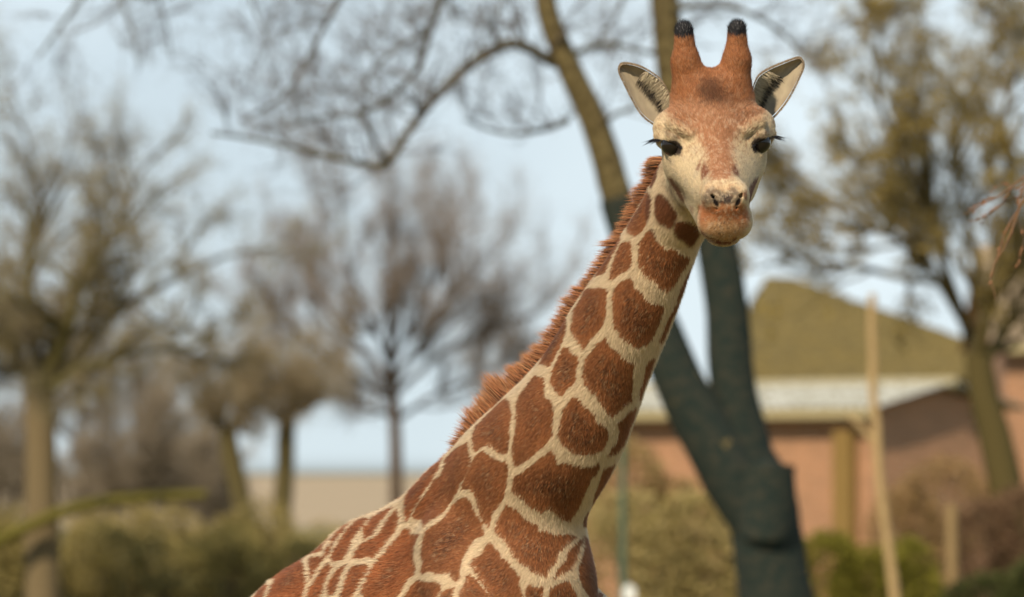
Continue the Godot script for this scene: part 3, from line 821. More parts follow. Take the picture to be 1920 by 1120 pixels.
func small_things() -> void:
	# the slim pale sapling
	var f := Vector3(3.834, 0.384, -41.089)
	var o := thing("pale_sapling", "slim pale sapling with a short side shoot, in front of the shed wall", "tree", Vector3(f.x, 0, f.z))
	var t := Bag.new()
	var p := smooth_path(local([Vector3(3.845, 0.070, -41.098), Vector3(3.761, 1.170, -41.064), Vector3(3.709, 1.588, -41.051), Vector3(3.651, 2.007, -41.038), Vector3(3.604, 2.426, -41.026), Vector3(3.583, 2.845, -41.013), Vector3(3.546, 3.212, -41.001), Vector3(3.551, 3.526, -40.991), Vector3(3.536, 3.787, -40.983), Vector3(3.541, 4.023, -40.976), Vector3(3.541, 4.143, -40.972)], o), 4)
	t.tube(p, taper(p.size(), 0.056, 0.038), 10, Color.WHITE, true, 0.06)
	var bark := noisy(Color(0.27, 0.18, 0.08), Color(0.46, 0.32, 0.16), 0.35, 0.9, 0.4)
	put("trunk", t.mesh(), bark, o)
	var s := Bag.new()
	s.tube(smooth_path(local([Vector3(3.562, 2.688, -41.017), Vector3(3.478, 2.782, -41.015), Vector3(3.384, 2.882, -41.011), Vector3(3.300, 2.950, -41.009)], o), 3), taper(10, 0.045, 0.02), 8, Color.WHITE, true, 0.06)
	put("side_shoot", s.mesh(), bark, o)
	# thin green pole with a pale cap box near its foot
	f = Vector3(0.990, 0.806, -36.073)
	o = thing("fence_pole", "thin green metal pole standing beside the giraffe's chest", "pole", Vector3(f.x, 0, f.z))
	var b := Bag.new()
	b.tube(PackedVector3Array([Vector3(0, -0.1, 0), Vector3(0, 2.75, 0), Vector3(0, 2.78, 0)]), PackedFloat32Array([0.032, 0.032, 0.026]), 12)
	put("shaft", b.mesh(), plain(Color(0.075, 0.105, 0.065), 0.6), o)
	f = Vector3(1.037, 1.330, -35.557)
	o = thing("insulator_box", "small white box low on the thin green pole", "box", f)
	b = Bag.new()
	b.box(Vector3(-0.055, -0.07, -0.04), Vector3(0.055, 0.05, 0.04), Transform3D())
	b.tube(PackedVector3Array([Vector3(0, 0.05, 0), Vector3(0, 0.075, 0)]), PackedFloat32Array([0.045, 0.02]), 10)
	put("case", b.mesh(), plain(Color(0.62, 0.62, 0.58), 0.5), o)
	b = Bag.new()
	b.tube(PackedVector3Array([Vector3(-0.05, -0.02, -0.03), Vector3(-0.07, -0.02, -0.16), Vector3(-0.065, -0.02, -0.47)]), PackedFloat32Array([0.012, 0.012, 0.012]), 6)
	put("bracket", b.mesh(), plain(Color(0.2, 0.2, 0.19), 0.5), o)
	# wooden post
	f = Vector3(4.714, 0.315, -46.093)
	o = thing("wooden_post", "weathered tan wooden post in front of the reddish bush", "post", Vector3(f.x, 0, f.z))
	b = Bag.new()
	b.tube(PackedVector3Array([Vector3(0, -0.1, 0), Vector3(0.01, 1.0, 0), Vector3(0.0, 2.02, 0), Vector3(0, 2.05, 0)]), PackedFloat32Array([0.07, 0.068, 0.064, 0.05]), 12, Color.WHITE, true, 0.04)
	put("shaft", b.mesh(), noisy(Color(0.19, 0.125, 0.055), Color(0.28, 0.19, 0.09), 0.4), o)
	# twigs that hang into the picture near the giraffe
	var at := Vector3(1.717, 3.375, -3.478)
	o = thing("hanging_branch", "thin reddish twigs of a near branch hanging in from the right edge", "branch", at)
	t = Bag.new()
	var twigs := [
		[[Vector3(1.867, 3.458, -3.476), Vector3(1.717, 3.391, -3.478), Vector3(1.625, 3.335, -3.479), Vector3(1.558, 3.288, -3.481), Vector3(1.513, 3.255, -3.482), Vector3(1.475, 3.238, -3.482), Vector3(1.447, 3.216, -3.483), Vector3(1.410, 3.205, -3.483)], 4.5, 1.2],
		[[Vector3(1.563, 3.289, -3.501), Vector3(1.543, 3.251, -3.502), Vector3(1.515, 3.226, -3.503), Vector3(1.478, 3.201, -3.504), Vector3(1.452, 3.186, -3.504), Vector3(1.422, 3.186, -3.504)], 3.4, 1.2],
		[[Vector3(1.512, 3.257, -3.462), Vector3(1.482, 3.247, -3.462), Vector3(1.458, 3.234, -3.463), Vector3(1.428, 3.219, -3.463)], 2.6, 1.0],
		[[Vector3(1.717, 3.391, -3.478), Vector3(1.650, 3.300, -3.481), Vector3(1.600, 3.250, -3.482), Vector3(1.578, 3.200, -3.484), Vector3(1.558, 3.141, -3.485), Vector3(1.533, 3.091, -3.487), Vector3(1.510, 3.055, -3.488), Vector3(1.503, 3.025, -3.489), Vector3(1.497, 2.995, -3.490), Vector3(1.507, 2.966, -3.491), Vector3(1.512, 2.938, -3.492)], 4.6, 1.2],
		[[Vector3(1.611, 3.268, -3.512), Vector3(1.578, 3.256, -3.512), Vector3(1.544, 3.243, -3.512), Vector3(1.516, 3.223, -3.513), Vector3(1.486, 3.196, -3.514), Vector3(1.466, 3.176, -3.514)], 2.8, 1.0],
		[[Vector3(1.584, 3.220, -3.453), Vector3(1.552, 3.173, -3.454), Vector3(1.531, 3.123, -3.456), Vector3(1.517, 3.077, -3.457), Vector3(1.501, 3.040, -3.459)], 2.8, 1.1],
		[[Vector3(1.658, 3.358, -3.479), Vector3(1.608, 3.295, -3.481), Vector3(1.587, 3.261, -3.482), Vector3(1.580, 3.238, -3.482)], 2.6, 1.2],
		[[Vector3(1.625, 3.335, -3.479), Vector3(1.592, 3.291, -3.481), Vector3(1.567, 3.288, -3.481), Vector3(1.547, 3.300, -3.481), Vector3(1.520, 3.295, -3.481), Vector3(1.497, 3.271, -3.481)], 1.8, 0.8],
		[[Vector3(1.575, 3.191, -3.484), Vector3(1.600, 3.141, -3.485), Vector3(1.593, 3.091, -3.487), Vector3(1.580, 3.041, -3.489)], 1.8, 0.7],
	]
	for q in twigs:
		var pp := smooth_path(local(q[0], o), 4)
		var r0: float = q[1]
		var r1: float = q[2]
		t.tube(pp, taper(pp.size(), r0 / 1200.0, r1 / 1200.0), 6, Color(0.22, 0.115, 0.062).lerp(Color(0.13, 0.085, 0.055), rng.randf()), true, 0.15)
		for k in 9:
			var i := rng.randi_range(2, pp.size() - 2)
			var d := (pp[i + 1] - pp[i]).normalized() * 0.006 + rdir() * 0.004
			t.tube(PackedVector3Array([pp[i], pp[i] + d, pp[i] + d * 1.9]), PackedFloat32Array([0.002, 0.0028, 0.0006]), 5, Color(0.26, 0.12, 0.06))
	put("twigs", t.mesh(), vcol(0.8, 0.3), o)



# ------------------------------------------------------------------ the giraffe: a field of bones and lumps, meshed
var b_kind := PackedInt32Array()
var b_a := PackedVector3Array()
var b_b := PackedVector3Array()
var b_il := PackedFloat32Array()
var b_ra := PackedFloat32Array()
var b_dr := PackedFloat32Array()
var b_k := PackedFloat32Array()
var b_m := PackedFloat32Array()
var b_op := PackedInt32Array()
var flat_axis := BODY_R


func start_field(axis: Vector3) -> void:
	for a in [b_kind, b_a, b_b, b_il, b_ra, b_dr, b_k, b_m, b_op]:
		a.clear()
	b_kind.clear()
	b_op.clear()
	flat_axis = axis


# a tapered capsule, its cross-section narrowed across the animal by the factor flat
func round_bone(a: Vector3, b: Vector3, ra: float, rb: float, k: float, flat := 1.0, op := 0) -> void:
	var s := flat - 1.0
	var a2 := a + flat_axis * a.dot(flat_axis) * s
	var b2 := b + flat_axis * b.dot(flat_axis) * s
	b_kind.append(0)
	b_a.append(a2)
	b_b.append(b2 - a2)
	b_il.append(1.0 / maxf((b2 - a2).length_squared(), 1e-9))
	b_ra.append(ra)
	b_dr.append(rb - ra)
	b_k.append(k)
	b_m.append(s)
	b_op.append(op)


func lump(c: Vector3, r: Vector3, k: float, op := 0) -> void:
	b_kind.append(1)
	b_a.append(c)
	b_b.append(Vector3.ONE / r)
	b_il.append(0.0)
	b_ra.append(0.0)
	b_dr.append(0.0)
	b_k.append(k)
	b_m.append(0.0)
	b_op.append(op)


func field(p: Vector3, use: PackedInt32Array) -> float:
	var d := 1000.0
	var across := p.dot(flat_axis)
	for i in use:
		var e: float
		if b_kind[i] == 0:
			var q := p + flat_axis * (across * b_m[i]) - b_a[i]
			var h := clampf(q.dot(b_b[i]) * b_il[i], 0.0, 1.0)
			e = (q - b_b[i] * h).length() - b_ra[i] - b_dr[i] * h
		else:
			var q := (p - b_a[i]) * b_b[i]
			var k0 := q.length()
			e = k0 * (k0 - 1.0) / maxf((q * b_b[i]).length(), 1e-6)
		var k := b_k[i]
		if b_op[i] == 0:
			var t := k - absf(d - e)
			d = minf(d, e)
			if t > 0.0:
				d -= t * t / (4.0 * k)
		else:
			e = -e
			var t := k - absf(d - e)
			d = maxf(d, e)
			if t > 0.0:
				d += t * t / (4.0 * k)
	return d


# surface nets over the blocks of the grid that the surface crosses
func nets(lo: Vector3, hi: Vector3, cell: float) -> Array:
	var all := PackedInt32Array(range(b_kind.size()))
	var nb := Vector3i(((hi - lo) / (cell * 8.0)).ceil())
	var nx := nb.x * 8 + 1
	var ny := nb.y * 8 + 1
	var nz := nb.z * 8 + 1
	var grid := PackedFloat32Array()
	grid.resize(nx * ny * nz)
	grid.fill(1e9)
	var half := cell * 4.0 * 1.7321
	var blocks := []
	for bz in nb.z:
		for by in nb.y:
			for bx in nb.x:
				var c := lo + Vector3(bx * 8 + 4, by * 8 + 4, bz * 8 + 4) * cell
				if absf(field(c, all)) > half * 1.35:
					continue
				var use := PackedInt32Array()
				for i in all:
					var one := PackedInt32Array([i])
					var e: float
					if b_op[i] == 0:
						e = field(c, one)
					else:
						b_op[i] = 0
						e = field(c, one)
						b_op[i] = 1
					if e < half * 2.1 + b_k[i]:
						use.append(i)
				blocks.append(Vector3i(bx, by, bz) * 8)
				for z in range(bz * 8, bz * 8 + 9):
					for y in range(by * 8, by * 8 + 9):
						var row := (z * ny + y) * nx
						for x in range(bx * 8, bx * 8 + 9):
							if grid[row + x] > 1e8:
								grid[row + x] = field(lo + Vector3(x, y, z) * cell, use)
	var where := PackedInt32Array()
	where.resize(nx * ny * nz)
	where.fill(-1)
	var v := PackedVector3Array()
	var ix := PackedInt32Array()
	var sx := 1
	var sy := nx
	var sz := nx * ny
	var corner := PackedInt32Array([0, sx, sy, sx + sy, sz, sx + sz, sy + sz, sx + sy + sz])
	var at: Array[Vector3] = [Vector3(0, 0, 0), Vector3(1, 0, 0), Vector3(0, 1, 0), Vector3(1, 1, 0), Vector3(0, 0, 1), Vector3(1, 0, 1), Vector3(0, 1, 1), Vector3(1, 1, 1)]
	var edges := PackedInt32Array([0, 1, 2, 3, 4, 5, 6, 7, 0, 2, 1, 3, 4, 6, 5, 7, 0, 4, 1, 5, 2, 6, 3, 7])
	for b in blocks:
		for z in range(b.z, b.z + 8):
			for y in range(b.y, b.y + 8):
				for x in range(b.x, b.x + 8):
					var g: int = x + y * sy + z * sz
					var first := grid[g] < 0.0
					var mixed := false
					for k in range(1, 8):
						if (grid[g + corner[k]] < 0.0) != first:
							mixed = true
							break
					if not mixed:
						continue
					var sum := Vector3.ZERO
					var n := 0
					for e in 12:
						var p := edges[e * 2]
						var q := edges[e * 2 + 1]
						var dp := grid[g + corner[p]]
						var dq := grid[g + corner[q]]
						if (dp < 0.0) != (dq < 0.0):
							sum += at[p].lerp(at[q], dp / (dp - dq))
							n += 1
					where[g] = v.size()
					v.append(lo + (Vector3(x, y, z) + sum / n) * cell)
	var st := PackedInt32Array([sx, sy, sz])
	for b in blocks:
		for z in range(b.z, b.z + 8):
			for y in range(b.y, b.y + 8):
				for x in range(b.x, b.x + 8):
					var g: int = x + y * sy + z * sz
					if where[g] < 0:
						continue
					var within := grid[g] < 0.0
					for ax in 3:
						var s1 := st[(ax + 1) % 3]
						var s2 := st[(ax + 2) % 3]
						if (grid[g + st[ax]] < 0.0) == within or g - s1 - s2 < 0:
							continue
						var q0 := where[g]
						var q1 := where[g - s1]
						var q2 := where[g - s1 - s2]
						var q3 := where[g - s2]
						if q1 < 0 or q2 < 0 or q3 < 0:
							continue
						if within:
							ix.append_array([q0, q2, q1, q0, q3, q2])
						else:
							ix.append_array([q0, q1, q2, q0, q2, q3])
	var nrm := PackedVector3Array()
	nrm.resize(v.size())
	for i in range(0, ix.size(), 3):
		var c := (v[ix[i + 2]] - v[ix[i]]).cross(v[ix[i + 1]] - v[ix[i]])
		nrm[ix[i]] += c
		nrm[ix[i + 1]] += c
		nrm[ix[i + 2]] += c
	for i in v.size():
		nrm[i] = nrm[i].normalized()
	return [v, nrm, ix]


# ---- coat: patches are outlines laid on the body, each in its own tangent plane (millimetres)
var patches := []
var marks := []
var voronoi := FastNoiseLite.new()
var fuzz := FastNoiseLite.new()
var fleck := FastNoiseLite.new()
var broad := FastNoiseLite.new()


func outline(c: Vector3, n: Vector3, pts: Array) -> Dictionary:
	var u := Vector3.UP.cross(n).normalized()
	var poly := PackedVector2Array()
	var far := 0.0
	for i in range(0, pts.size(), 2):
		var p := Vector2(pts[i], pts[i + 1]) * 0.001
		poly.append(p)
		far = maxf(far, p.length())
	return {"c": c, "n": n, "u": u, "v": n.cross(u), "poly": poly, "far": far}


func patch(c: Vector3, n: Vector3, pts: Array) -> void:
	patches.append(outline(c, n, pts))


func mark(c: Vector3, n: Vector3, pts: Array, col: Color, soft: float, strength: float) -> void:
	var d := outline(c, n, pts)
	d.col = col
	d.soft = soft
	d.strength = strength
	marks.append(d)


# signed distance to a polygon, positive inside
func inside(q: Vector2, poly: PackedVector2Array) -> float:
	var best := 1e9
	var within := false
	var j := poly.size() - 1
	for i in poly.size():
		var a := poly[i]
		var b := poly[j]
		var e := b - a
		var w := q - a
		best = minf(best, (w - e * clampf(w.dot(e) / maxf(e.length_squared(), 1e-12), 0.0, 1.0)).length_squared())
		if (a.y > q.y) != (b.y > q.y) and q.x < e.x * (q.y - a.y) / e.y + a.x:
			within = not within
		j = i
	return sqrt(best) if within else -sqrt(best)


func laid(p: Vector3, n: Vector3) -> Vector2:
	var best := Vector2(-1.0, 0.0)
	for d in patches:
		var q: Vector3 = p - d.c
		if q.length_squared() > (d.far + 0.03) * (d.far + 0.03) or n.dot(d.n) < 0.0:
			continue
		var s: float = inside(Vector2(q.dot(d.u), q.dot(d.v)), d.poly)
		if s > best.x:
			best = Vector2(s, d.far)
	# the pale net is broad on the neck and thin on the back
	best.x += lerpf(0.003, -0.0008, smoothstep(-0.12, -0.28, (p - TORSO).dot(BODY_F))) * clampf(n.z, 0.2, 1.0)
	return best


# how far inside a brown patch a point of the skin lies (negative: on the pale net)
func coat(p: Vector3, n: Vector3) -> Vector2:
	var along := (p - TORSO).dot(BODY_F)
	if p.y < 2.04 or along < -0.97 or (p.y < 2.5 and along < -0.55 and n.z < -0.1):
		return Vector2((voronoi.get_noise_3dv(p) + 0.82) * 0.06, 0.06)
	if n.z < -0.08:
		var side := (p - SAGITTAL).dot(BODY_R)
		var m := p - BODY_R * (2.0 * side)
		var nm := n - BODY_R * (2.0 * n.dot(BODY_R))
		var a := laid(p, n)
		var b := laid(m, nm) if nm.z > -0.2 else Vector2((voronoi.get_noise_3dv(p) + 0.82) * 0.06, 0.06)
		return a if a.x > b.x else b
	var here := laid(p, n)
	# an unbroken brown line along the spine
	if along < -0.16 and absf((p - SAGITTAL).dot(BODY_R)) < 0.05:
		here.x = maxf(here.x, 0.012 - absf((p - SAGITTAL).dot(BODY_R)) * 0.3)
	return here


func face(l: Vector3, n: Vector3) -> Color:
	var c := Color(0.54, 0.41, 0.245)
	var gray := clampf(broad.get_noise_3dv(l * 900.0) * 1.6, 0.0, 1.0)
	c = c.lerp(Color(0.42, 0.325, 0.215), gray * 0.8)
	# crown and horns
	var crown := smoothstep(0.085, 0.125, l.y + fuzz.get_noise_3dv(l * 900.0) * 0.012)
	c = c.lerp(Color(0.30, 0.110, 0.040), crown)
	# back of the head
	c = c.lerp(Color(0.33, 0.15, 0.07), smoothstep(-0.07, -0.11, l.z) * (1.0 - crown) * 0.8)
	for d in marks:
		var q: Vector3 = l - d.c
		if q.length_squared() > (d.far + 0.03) * (d.far + 0.03) or n.dot(d.n) < -0.1:
			continue
		var s: float = inside(Vector2(q.dot(d.u), q.dot(d.v)), d.poly) + fuzz.get_noise_3dv(l * 1500.0) * d.soft * 0.8
		c = c.lerp(d.col, smoothstep(-d.soft, d.soft, s) * d.strength)
	# mottling of the forehead and bridge
	var fl := fleck.get_noise_3dv(l * 1000.0)
	if l.y > 0.02 or absf(l.x) < 0.05:
		c = c.lerp(Color(0.56, 0.41, 0.27), clampf(fl * 2.0 - 0.2, 0.0, 0.42) * (1.0 - crown * 0.6))
		c = c.lerp(Color(0.22, 0.09, 0.04), clampf(-fl * 2.4 - 0.25, 0.0, 0.65) * clampf(smoothstep(-0.02, 0.05, l.y), 0.0, 1.0))
	# dark tuft between the horns
	c = c.lerp(Color(0.055, 0.021, 0.009), smoothstep(0.042, 0.010, Vector2(l.x * 0.75 + 0.004, l.y - 0.150).length() + fuzz.get_noise_3dv(l * 2600.0) * 0.022) * 0.8)
	# horn tips
	if l.y > 0.2:
		c = c.lerp(Color(0.022, 0.021, 0.024), smoothstep(0.264, 0.274, l.y + fuzz.get_noise_3dv(l * 3000.0) * 0.012))
	# rims of the eyes
	for s in [-1.0, 1.0]:
		var q := l - Vector3(EYE.x * s, EYE.y, EYE.z)
		var r := Vector2(q.x, q.y * 1.15).length()
		if q.length() < 0.07:
			c = c.lerp(Color(0.035, 0.024, 0.018), smoothstep(0.0262, 0.0222, r + fuzz.get_noise_3dv(l * 2500.0) * 0.003))
		# nostril
		var t := l - Vector3(0.0265 * s, -0.007, 0.345)
		var w := Vector2(t.x * 1.0 - t.y * 0.38 * s, t.y * 0.55)
		c = c.lerp(Color(0.012, 0.010, 0.010), smoothstep(0.0075, 0.0045, w.length()) * smoothstep(0.05, 0.03, t.length()))
	# whisker spots on the lips
	if l.z > 0.25 and l.y < -0.055 and l.y > -0.125:
		var dot := fleck.get_noise_3dv(l * 3300.0)
		c = c.lerp(Color(0.06, 0.03, 0.02), clampf((dot - 0.28) * 6.0, 0.0, 1.0) * 0.75 * smoothstep(0.05, 0.03, absf(l.x)))
	return c


const EYE := Vector3(0.1045, 0.0355, 0.034)

# ---- hair: one sharp triangle each, rooted in the skin, leaning with the flow of the coat
var h_v := PackedVector3Array()
var h_n := PackedVector3Array()
var h_c := PackedColorArray()


func hair(root: Vector3, tip: Vector3, wide: Vector3, n: Vector3, c0: Color, c1: Color) -> void:
	if (tip - root).cross(wide).dot(n) < 0.0:
		wide = -wide
	h_v.append(root - wide)
	h_v.append(root + wide)
	h_v.append(tip)
	for k in 3:
		h_n.append(n)
	h_c.append(c0)
	h_c.append(c0)
	h_c.append(c1)


func hair_mesh(m: ArrayMesh) -> ArrayMesh:
	var a := []
	a.resize(Mesh.ARRAY_MAX)
	a[Mesh.ARRAY_VERTEX] = h_v
	a[Mesh.ARRAY_NORMAL] = h_n
	a[Mesh.ARRAY_COLOR] = h_c
	m.add_surface_from_arrays(Mesh.PRIMITIVE_TRIANGLES, a)
	h_v = PackedVector3Array()
	h_n = PackedVector3Array()
	h_c = PackedColorArray()
	return m


func jitter(c: Color, by: float) -> Color:
	var k := 1.0 + rng.randf_range(-by, by)
	return Color(c.r * k, c.g * k * (1.0 + rng.randf_range(-0.04, 0.04)), c.b * k)


const CREAM := Color(0.66, 0.49, 0.305)
const BROWN := Color(0.150, 0.052, 0.020)
const TAN := Color(0.44, 0.25, 0.13)
var neck: PackedVector3Array


func brown_at(p: Vector3, along: float) -> Color:
	# warmer and redder on the back than on the neck
	var c := Color(0.235, 0.083, 0.030).lerp(Color(0.265, 0.080, 0.025), smoothstep(-0.05, -0.30, along))
	return c * (1.0 + 0.40 * broad.get_noise_3dv(p * 260.0))


func giraffe() -> void:
	voronoi.noise_type = FastNoiseLite.TYPE_CELLULAR
	voronoi.cellular_return_type = FastNoiseLite.RETURN_DISTANCE2_SUB
	voronoi.frequency = 6.0
	voronoi.seed = 3
	fuzz.frequency = 0.05
	fuzz.seed = 8
	fleck.frequency = 0.09
	fleck.seed = 4
	broad.frequency = 0.03
	broad.seed = 9
	neck = PackedVector3Array([Vector3(0.4283, 3.0915, 0.3866), Vector3(0.4204, 3.0753, 0.3786), Vector3(0.4089, 3.0519, 0.3672), Vector3(0.3966, 3.0267, 0.3549), Vector3(0.3845, 3.0012, 0.3428), Vector3(0.3716, 2.9739, 0.3298), Vector3(0.3579, 2.9449, 0.3162), Vector3(0.3434, 2.9137, 0.3016), Vector3(0.3281, 2.8809, 0.2864), Vector3(0.3123, 2.8485, 0.2706), Vector3(0.2958, 2.8173, 0.2541), Vector3(0.2789, 2.7864, 0.2372), Vector3(0.2625, 2.7562, 0.2208), Vector3(0.2471, 2.7268, 0.2054), Vector3(0.2323, 2.6980, 0.1906), Vector3(0.2179, 2.6695, 0.1762), Vector3(0.2044, 2.6410, 0.1627), Vector3(0.1914, 2.6128, 0.1497), Vector3(0.1775, 2.5851, 0.1358), Vector3(0.1623, 2.5580, 0.1206), Vector3(0.1462, 2.5315, 0.1045), Vector3(0.1291, 2.5056, 0.0874), Vector3(0.1106, 2.4803, 0.0689), Vector3(0.0910, 2.4556, 0.0493), Vector3(0.0713, 2.4312, 0.0296), Vector3(0.0495, 2.4046, 0.0078), Vector3(0.0276, 2.3784, -0.0141), Vector3(0.0121, 2.3600, -0.0296)])
	patch(Vector3(0.3149, 3.0348, 0.3602), Vector3(0.0000, 0.0000, 1.0000), [19, 61, 24, 47, 28, 32, 26, 15, 23, -9, 13, -29, 3, -47, -12, -56, -24, -53, -30, -40, -32, -25, -30, -9, -20, 25, -7, 51, 8, 69])
	patch(Vector3(0.3549, 3.1294, 0.3900), Vector3(-0.6669, 0.3411, 0.6625), [1, 65, -29, 13, -43, -15, 5, -41, 26, -22, 24, 14])
	patch(Vector3(0.3732, 3.0351, 0.4276), Vector3(0.0000, 0.0000, 1.0000), [-15, 43, -7, 44, 7, 27, 17, 7, 29, -1, 29, -15, 21, -33, 13, -40, 1, -33, -9, -28, -17, -20, -22, -2, -23, 17, -21, 33])
	patch(Vector3(0.4247, 2.9860, 0.4222), Vector3(0.0000, 0.0000, 1.0000), [-23, 24, -13, 32, 8, 26, 28, 11, 35, -5, 21, -27, 13, -35, -2, -21, -16, -14, -24, -2, -27, 10])
	patch(Vector3(0.3633, 2.9196, 0.3913), Vector3(0.0000, 0.0000, 1.0000), [-22, 76, -15, 65, -9, 49, -1, 39, 9, 21, 29, 25, 42, 15, 58, 7, 71, 6, 59, -16, 47, -31, 37, -53, 25, -69, 15, -76, 5, -71, -12, -53, -28, -43, -42, -33, -43, -19, -51, -15, -50, 18, -50, 38, -41, 52, -31, 68])
	patch(Vector3(0.2393, 2.9268, 0.2873), Vector3(-0.6737, 0.3585, 0.6463), [26, 62, 44, 43, 35, 22, 24, 4, 15, -16, 7, -33, 14, -29, 5, -41, -19, -43, -48, -41, -52, -21, -48, -8, -29, 15, -7, 44, 18, 71])
	patch(Vector3(0.2677, 2.9162, 0.3436), Vector3(0.0000, 0.0000, 1.0000), [5, 48, 17, 45, 25, 49, 26, 30, 25, 10, 25, -11, 13, -23, -1, -30, -13, -36, -20, -45, -24, -32, -21, -19, -20, -7, -19, -13, -13, 7, -5, 28])
	patch(Vector3(0.1912, 2.7841, 0.2819), Vector3(0.0000, 0.0000, 1.0000), [-4, 71, 10, 68, 26, 69, 44, 64, 44, 46, 41, 29, 40, 1, 34, -17, 22, -35, 7, -52, -3, -66, -12, -79, -21, -65, -31, -55, -39, -42, -42, -30, -39, -9, -36, 16, -26, 32, -14, 55])
	patch(Vector3(0.3044, 2.7916, 0.3480), Vector3(0.0000, 0.0000, 1.0000), [-14, 83, -8, 73, -3, 59, 11, 49, 17, 35, 31, 25, 43, 17, 58, 19, 68, 13, 64, -3, 56, -23, 48, -39, 38, -64, 24, -76, 8, -83, -7, -78, -23, -68, -37, -58, -35, -48, -49, -39, -53, -19, -53, 5, -55, 30, -53, 50, -43, 66, -31, 76])
	patch(Vector3(0.1090, 2.7204, 0.1840), Vector3(-0.6726, 0.3196, 0.6674), [19, 74, 43, 46, 52, 21, 45, -2, 38, -21, 29, -32, 19, -52, 7, -65, -22, -54, -54, -48, -66, -24, -67, -8, -47, 18, -33, 38, -6, 68, 10, 86])
	patch(Vector3(0.1330, 2.6490, 0.2491), Vector3(0.0000, 0.0000, 1.0000), [-2, 61, 10, 57, 16, 44, 30, 36, 33, 20, 28, 3, 27, -17, 18, -33, 2, -45, -6, -58, -13, -57, -24, -43, -32, -29, -32, -10, -26, 8, -18, 23, -12, 39])
	patch(Vector3(0.2415, 2.6344, 0.2878), Vector3(0.0000, 0.0000, 1.0000), [-10, 96, -6, 80, 3, 70, 19, 60, 29, 46, 44, 36, 58, 34, 54, 14, 55, -11, 53, -35, 53, -57, 39, -66, 24, -78, 8, -94, -4, -86, -11, -72, -21, -62, -31, -45, -46, -29, -60, -15, -63, 2, -60, 24, -56, 46, -42, 62, -30, 81])
	patch(Vector3(0.0548, 2.5348, 0.1887), Vector3(0.0000, 0.0000, 1.0000), [5, 107, 27, 100, 28, 82, 29, 65, 27, 51, 42, 43, 49, 27, 49, 7, 45, -14, 47, -38, 33, -59, 15, -77, -6, -95, -28, -110, -44, -118, -48, -99, -50, -73, -45, -46, -40, -21, -41, 8, -39, 37, -34, 54, -18, 75, -5, 93])
	patch(Vector3(0.1772, 2.5101, 0.2450), Vector3(0.0000, 0.0000, 1.0000), [-20, 77, -10, 67, 1, 54, 13, 44, 25, 34, 29, 18, 35, 11, 51, 5, 58, -9, 62, -18, 54, -34, 48, -50, 29, -59, 9, -63, -12, -61, -28, -54, -42, -44, -53, -34, -60, -16, -55, 1, -52, 23, -48, 44, -34, 63])
	patch(Vector3(-0.0441, 2.5033, 0.0886), Vector3(0.0000, 0.0000, 1.0000), [33, 82, 44, 75, 46, 50, 44, 23, 40, 2, 40, -23, 35, -51, 23, -53, 10, -51, 0, -41, -12, -35, -23, -33, -29, -41, -43, -51, -48, -41, -52, -20, -48, -5, -42, 12, -29, 26, -12, 43, 4, 59, 19, 74])
	patch(Vector3(-0.1670, 2.3670, -0.0192), Vector3(0.0000, 0.0000, 1.0000), [61, 110, 64, 94, 63, 81, 69, 67, 61, 48, 53, 27, 46, 14, 38, -4, 24, -27, 13, -46, 3, -65, -14, -77, -35, -88, -46, -100, -55, -82, -70, -83, -80, -76, -73, -57, -63, -42, -50, -26, -35, -5, -23, 16, -7, 25, 3, 50, 4, 67, 16, 82, 35, 98])
	patch(Vector3(-0.0624, 2.3767, 0.1076), Vector3(0.0000, 0.0000, 1.0000), [-6, 79, 4, 71, 17, 61, 29, 57, 39, 50, 50, 53, 56, 34, 56, 25, 52, 3, 48, -22, 42, -41, 29, -59, 15, -78, 8, -109, -4, -94, -12, -78, -18, -57, -24, -35, -33, -20, -45, -16, -58, -18, -60, -10, -52, 9, -43, 29, -35, 48, -31, 53, -23, 65])
	patch(Vector3(0.1107, 2.3721, 0.1743), Vector3(0.0000, 0.0000, 1.0000), [-11, 84, -4, 71, 2, 49, 20, 51, 34, 49, 51, 43, 76, 41, 96, 45, 104, 55, 105, 39, 94, 22, 84, 14, 78, -5, 68, -25, 60, -44, 54, -62, 46, -72, 32, -91, 19, -88, 7, -76, -4, -64, -24, -57, -37, -70, -45, -61, -65, -53, -78, -36, -95, -25, -107, -19, -105, -3, -104, 14, -93, 24, -78, 30, -68, 39, -54, 49, -37, 63, -23, 71])
	patch(Vector3(0.0521, 2.2347, 0.1378), Vector3(0.0000, 0.0000, 1.0000), [-63, 87, -50, 78, -36, 72, -25, 57, -7, 43, 12, 35, 14, 22, 35, 20, 49, 12, 70, 12, 90, 14, 105, 8, 93, -3, 76, -17, 61, -33, 55, -54, 43, -66, 34, -78, 32, -88, 18, -84, 1, -76, -9, -64, -31, -56, -48, -35, -54, -17, -66, -2, -79, 10, -91, 24, -85, 43, -77, 61, -67, 74])
	patch(Vector3(0.1472, 2.1953, 0.1047), Vector3(0.0000, 0.0000, 1.0000), [25, 42, 30, 48, 27, 34, 16, 14, 10, -11, -1, -33, -21, -41, -42, -52, -32, -31, -13, -11, -7, 10, 8, 30])
	patch(Vector3(0.1903, 2.1580, 0.0363), Vector3(0.6972, 0.1493, 0.7012), [-8, 89, 29, 74, 38, 40, 44, 7, 69, -44, 162, -57, -11, -78, -42, -59, -58, -42, -66, -24, -67, 1, -48, 25, -24, 57])
	patch(Vector3(0.0543, 2.1068, 0.1686), Vector3(0.0000, 0.0000, 1.0000), [-13, 9, -7, 17, 5, 9, 22, 13, 20, -22, -11, -22, -15, -3])
	patch(Vector3(0.1304, 2.1091, 0.1384), Vector3(0.0000, 0.0000, 1.0000), [-32, 8, -15, 14, 6, 24, 16, 10, 26, -7, 37, -26, -38, -24])
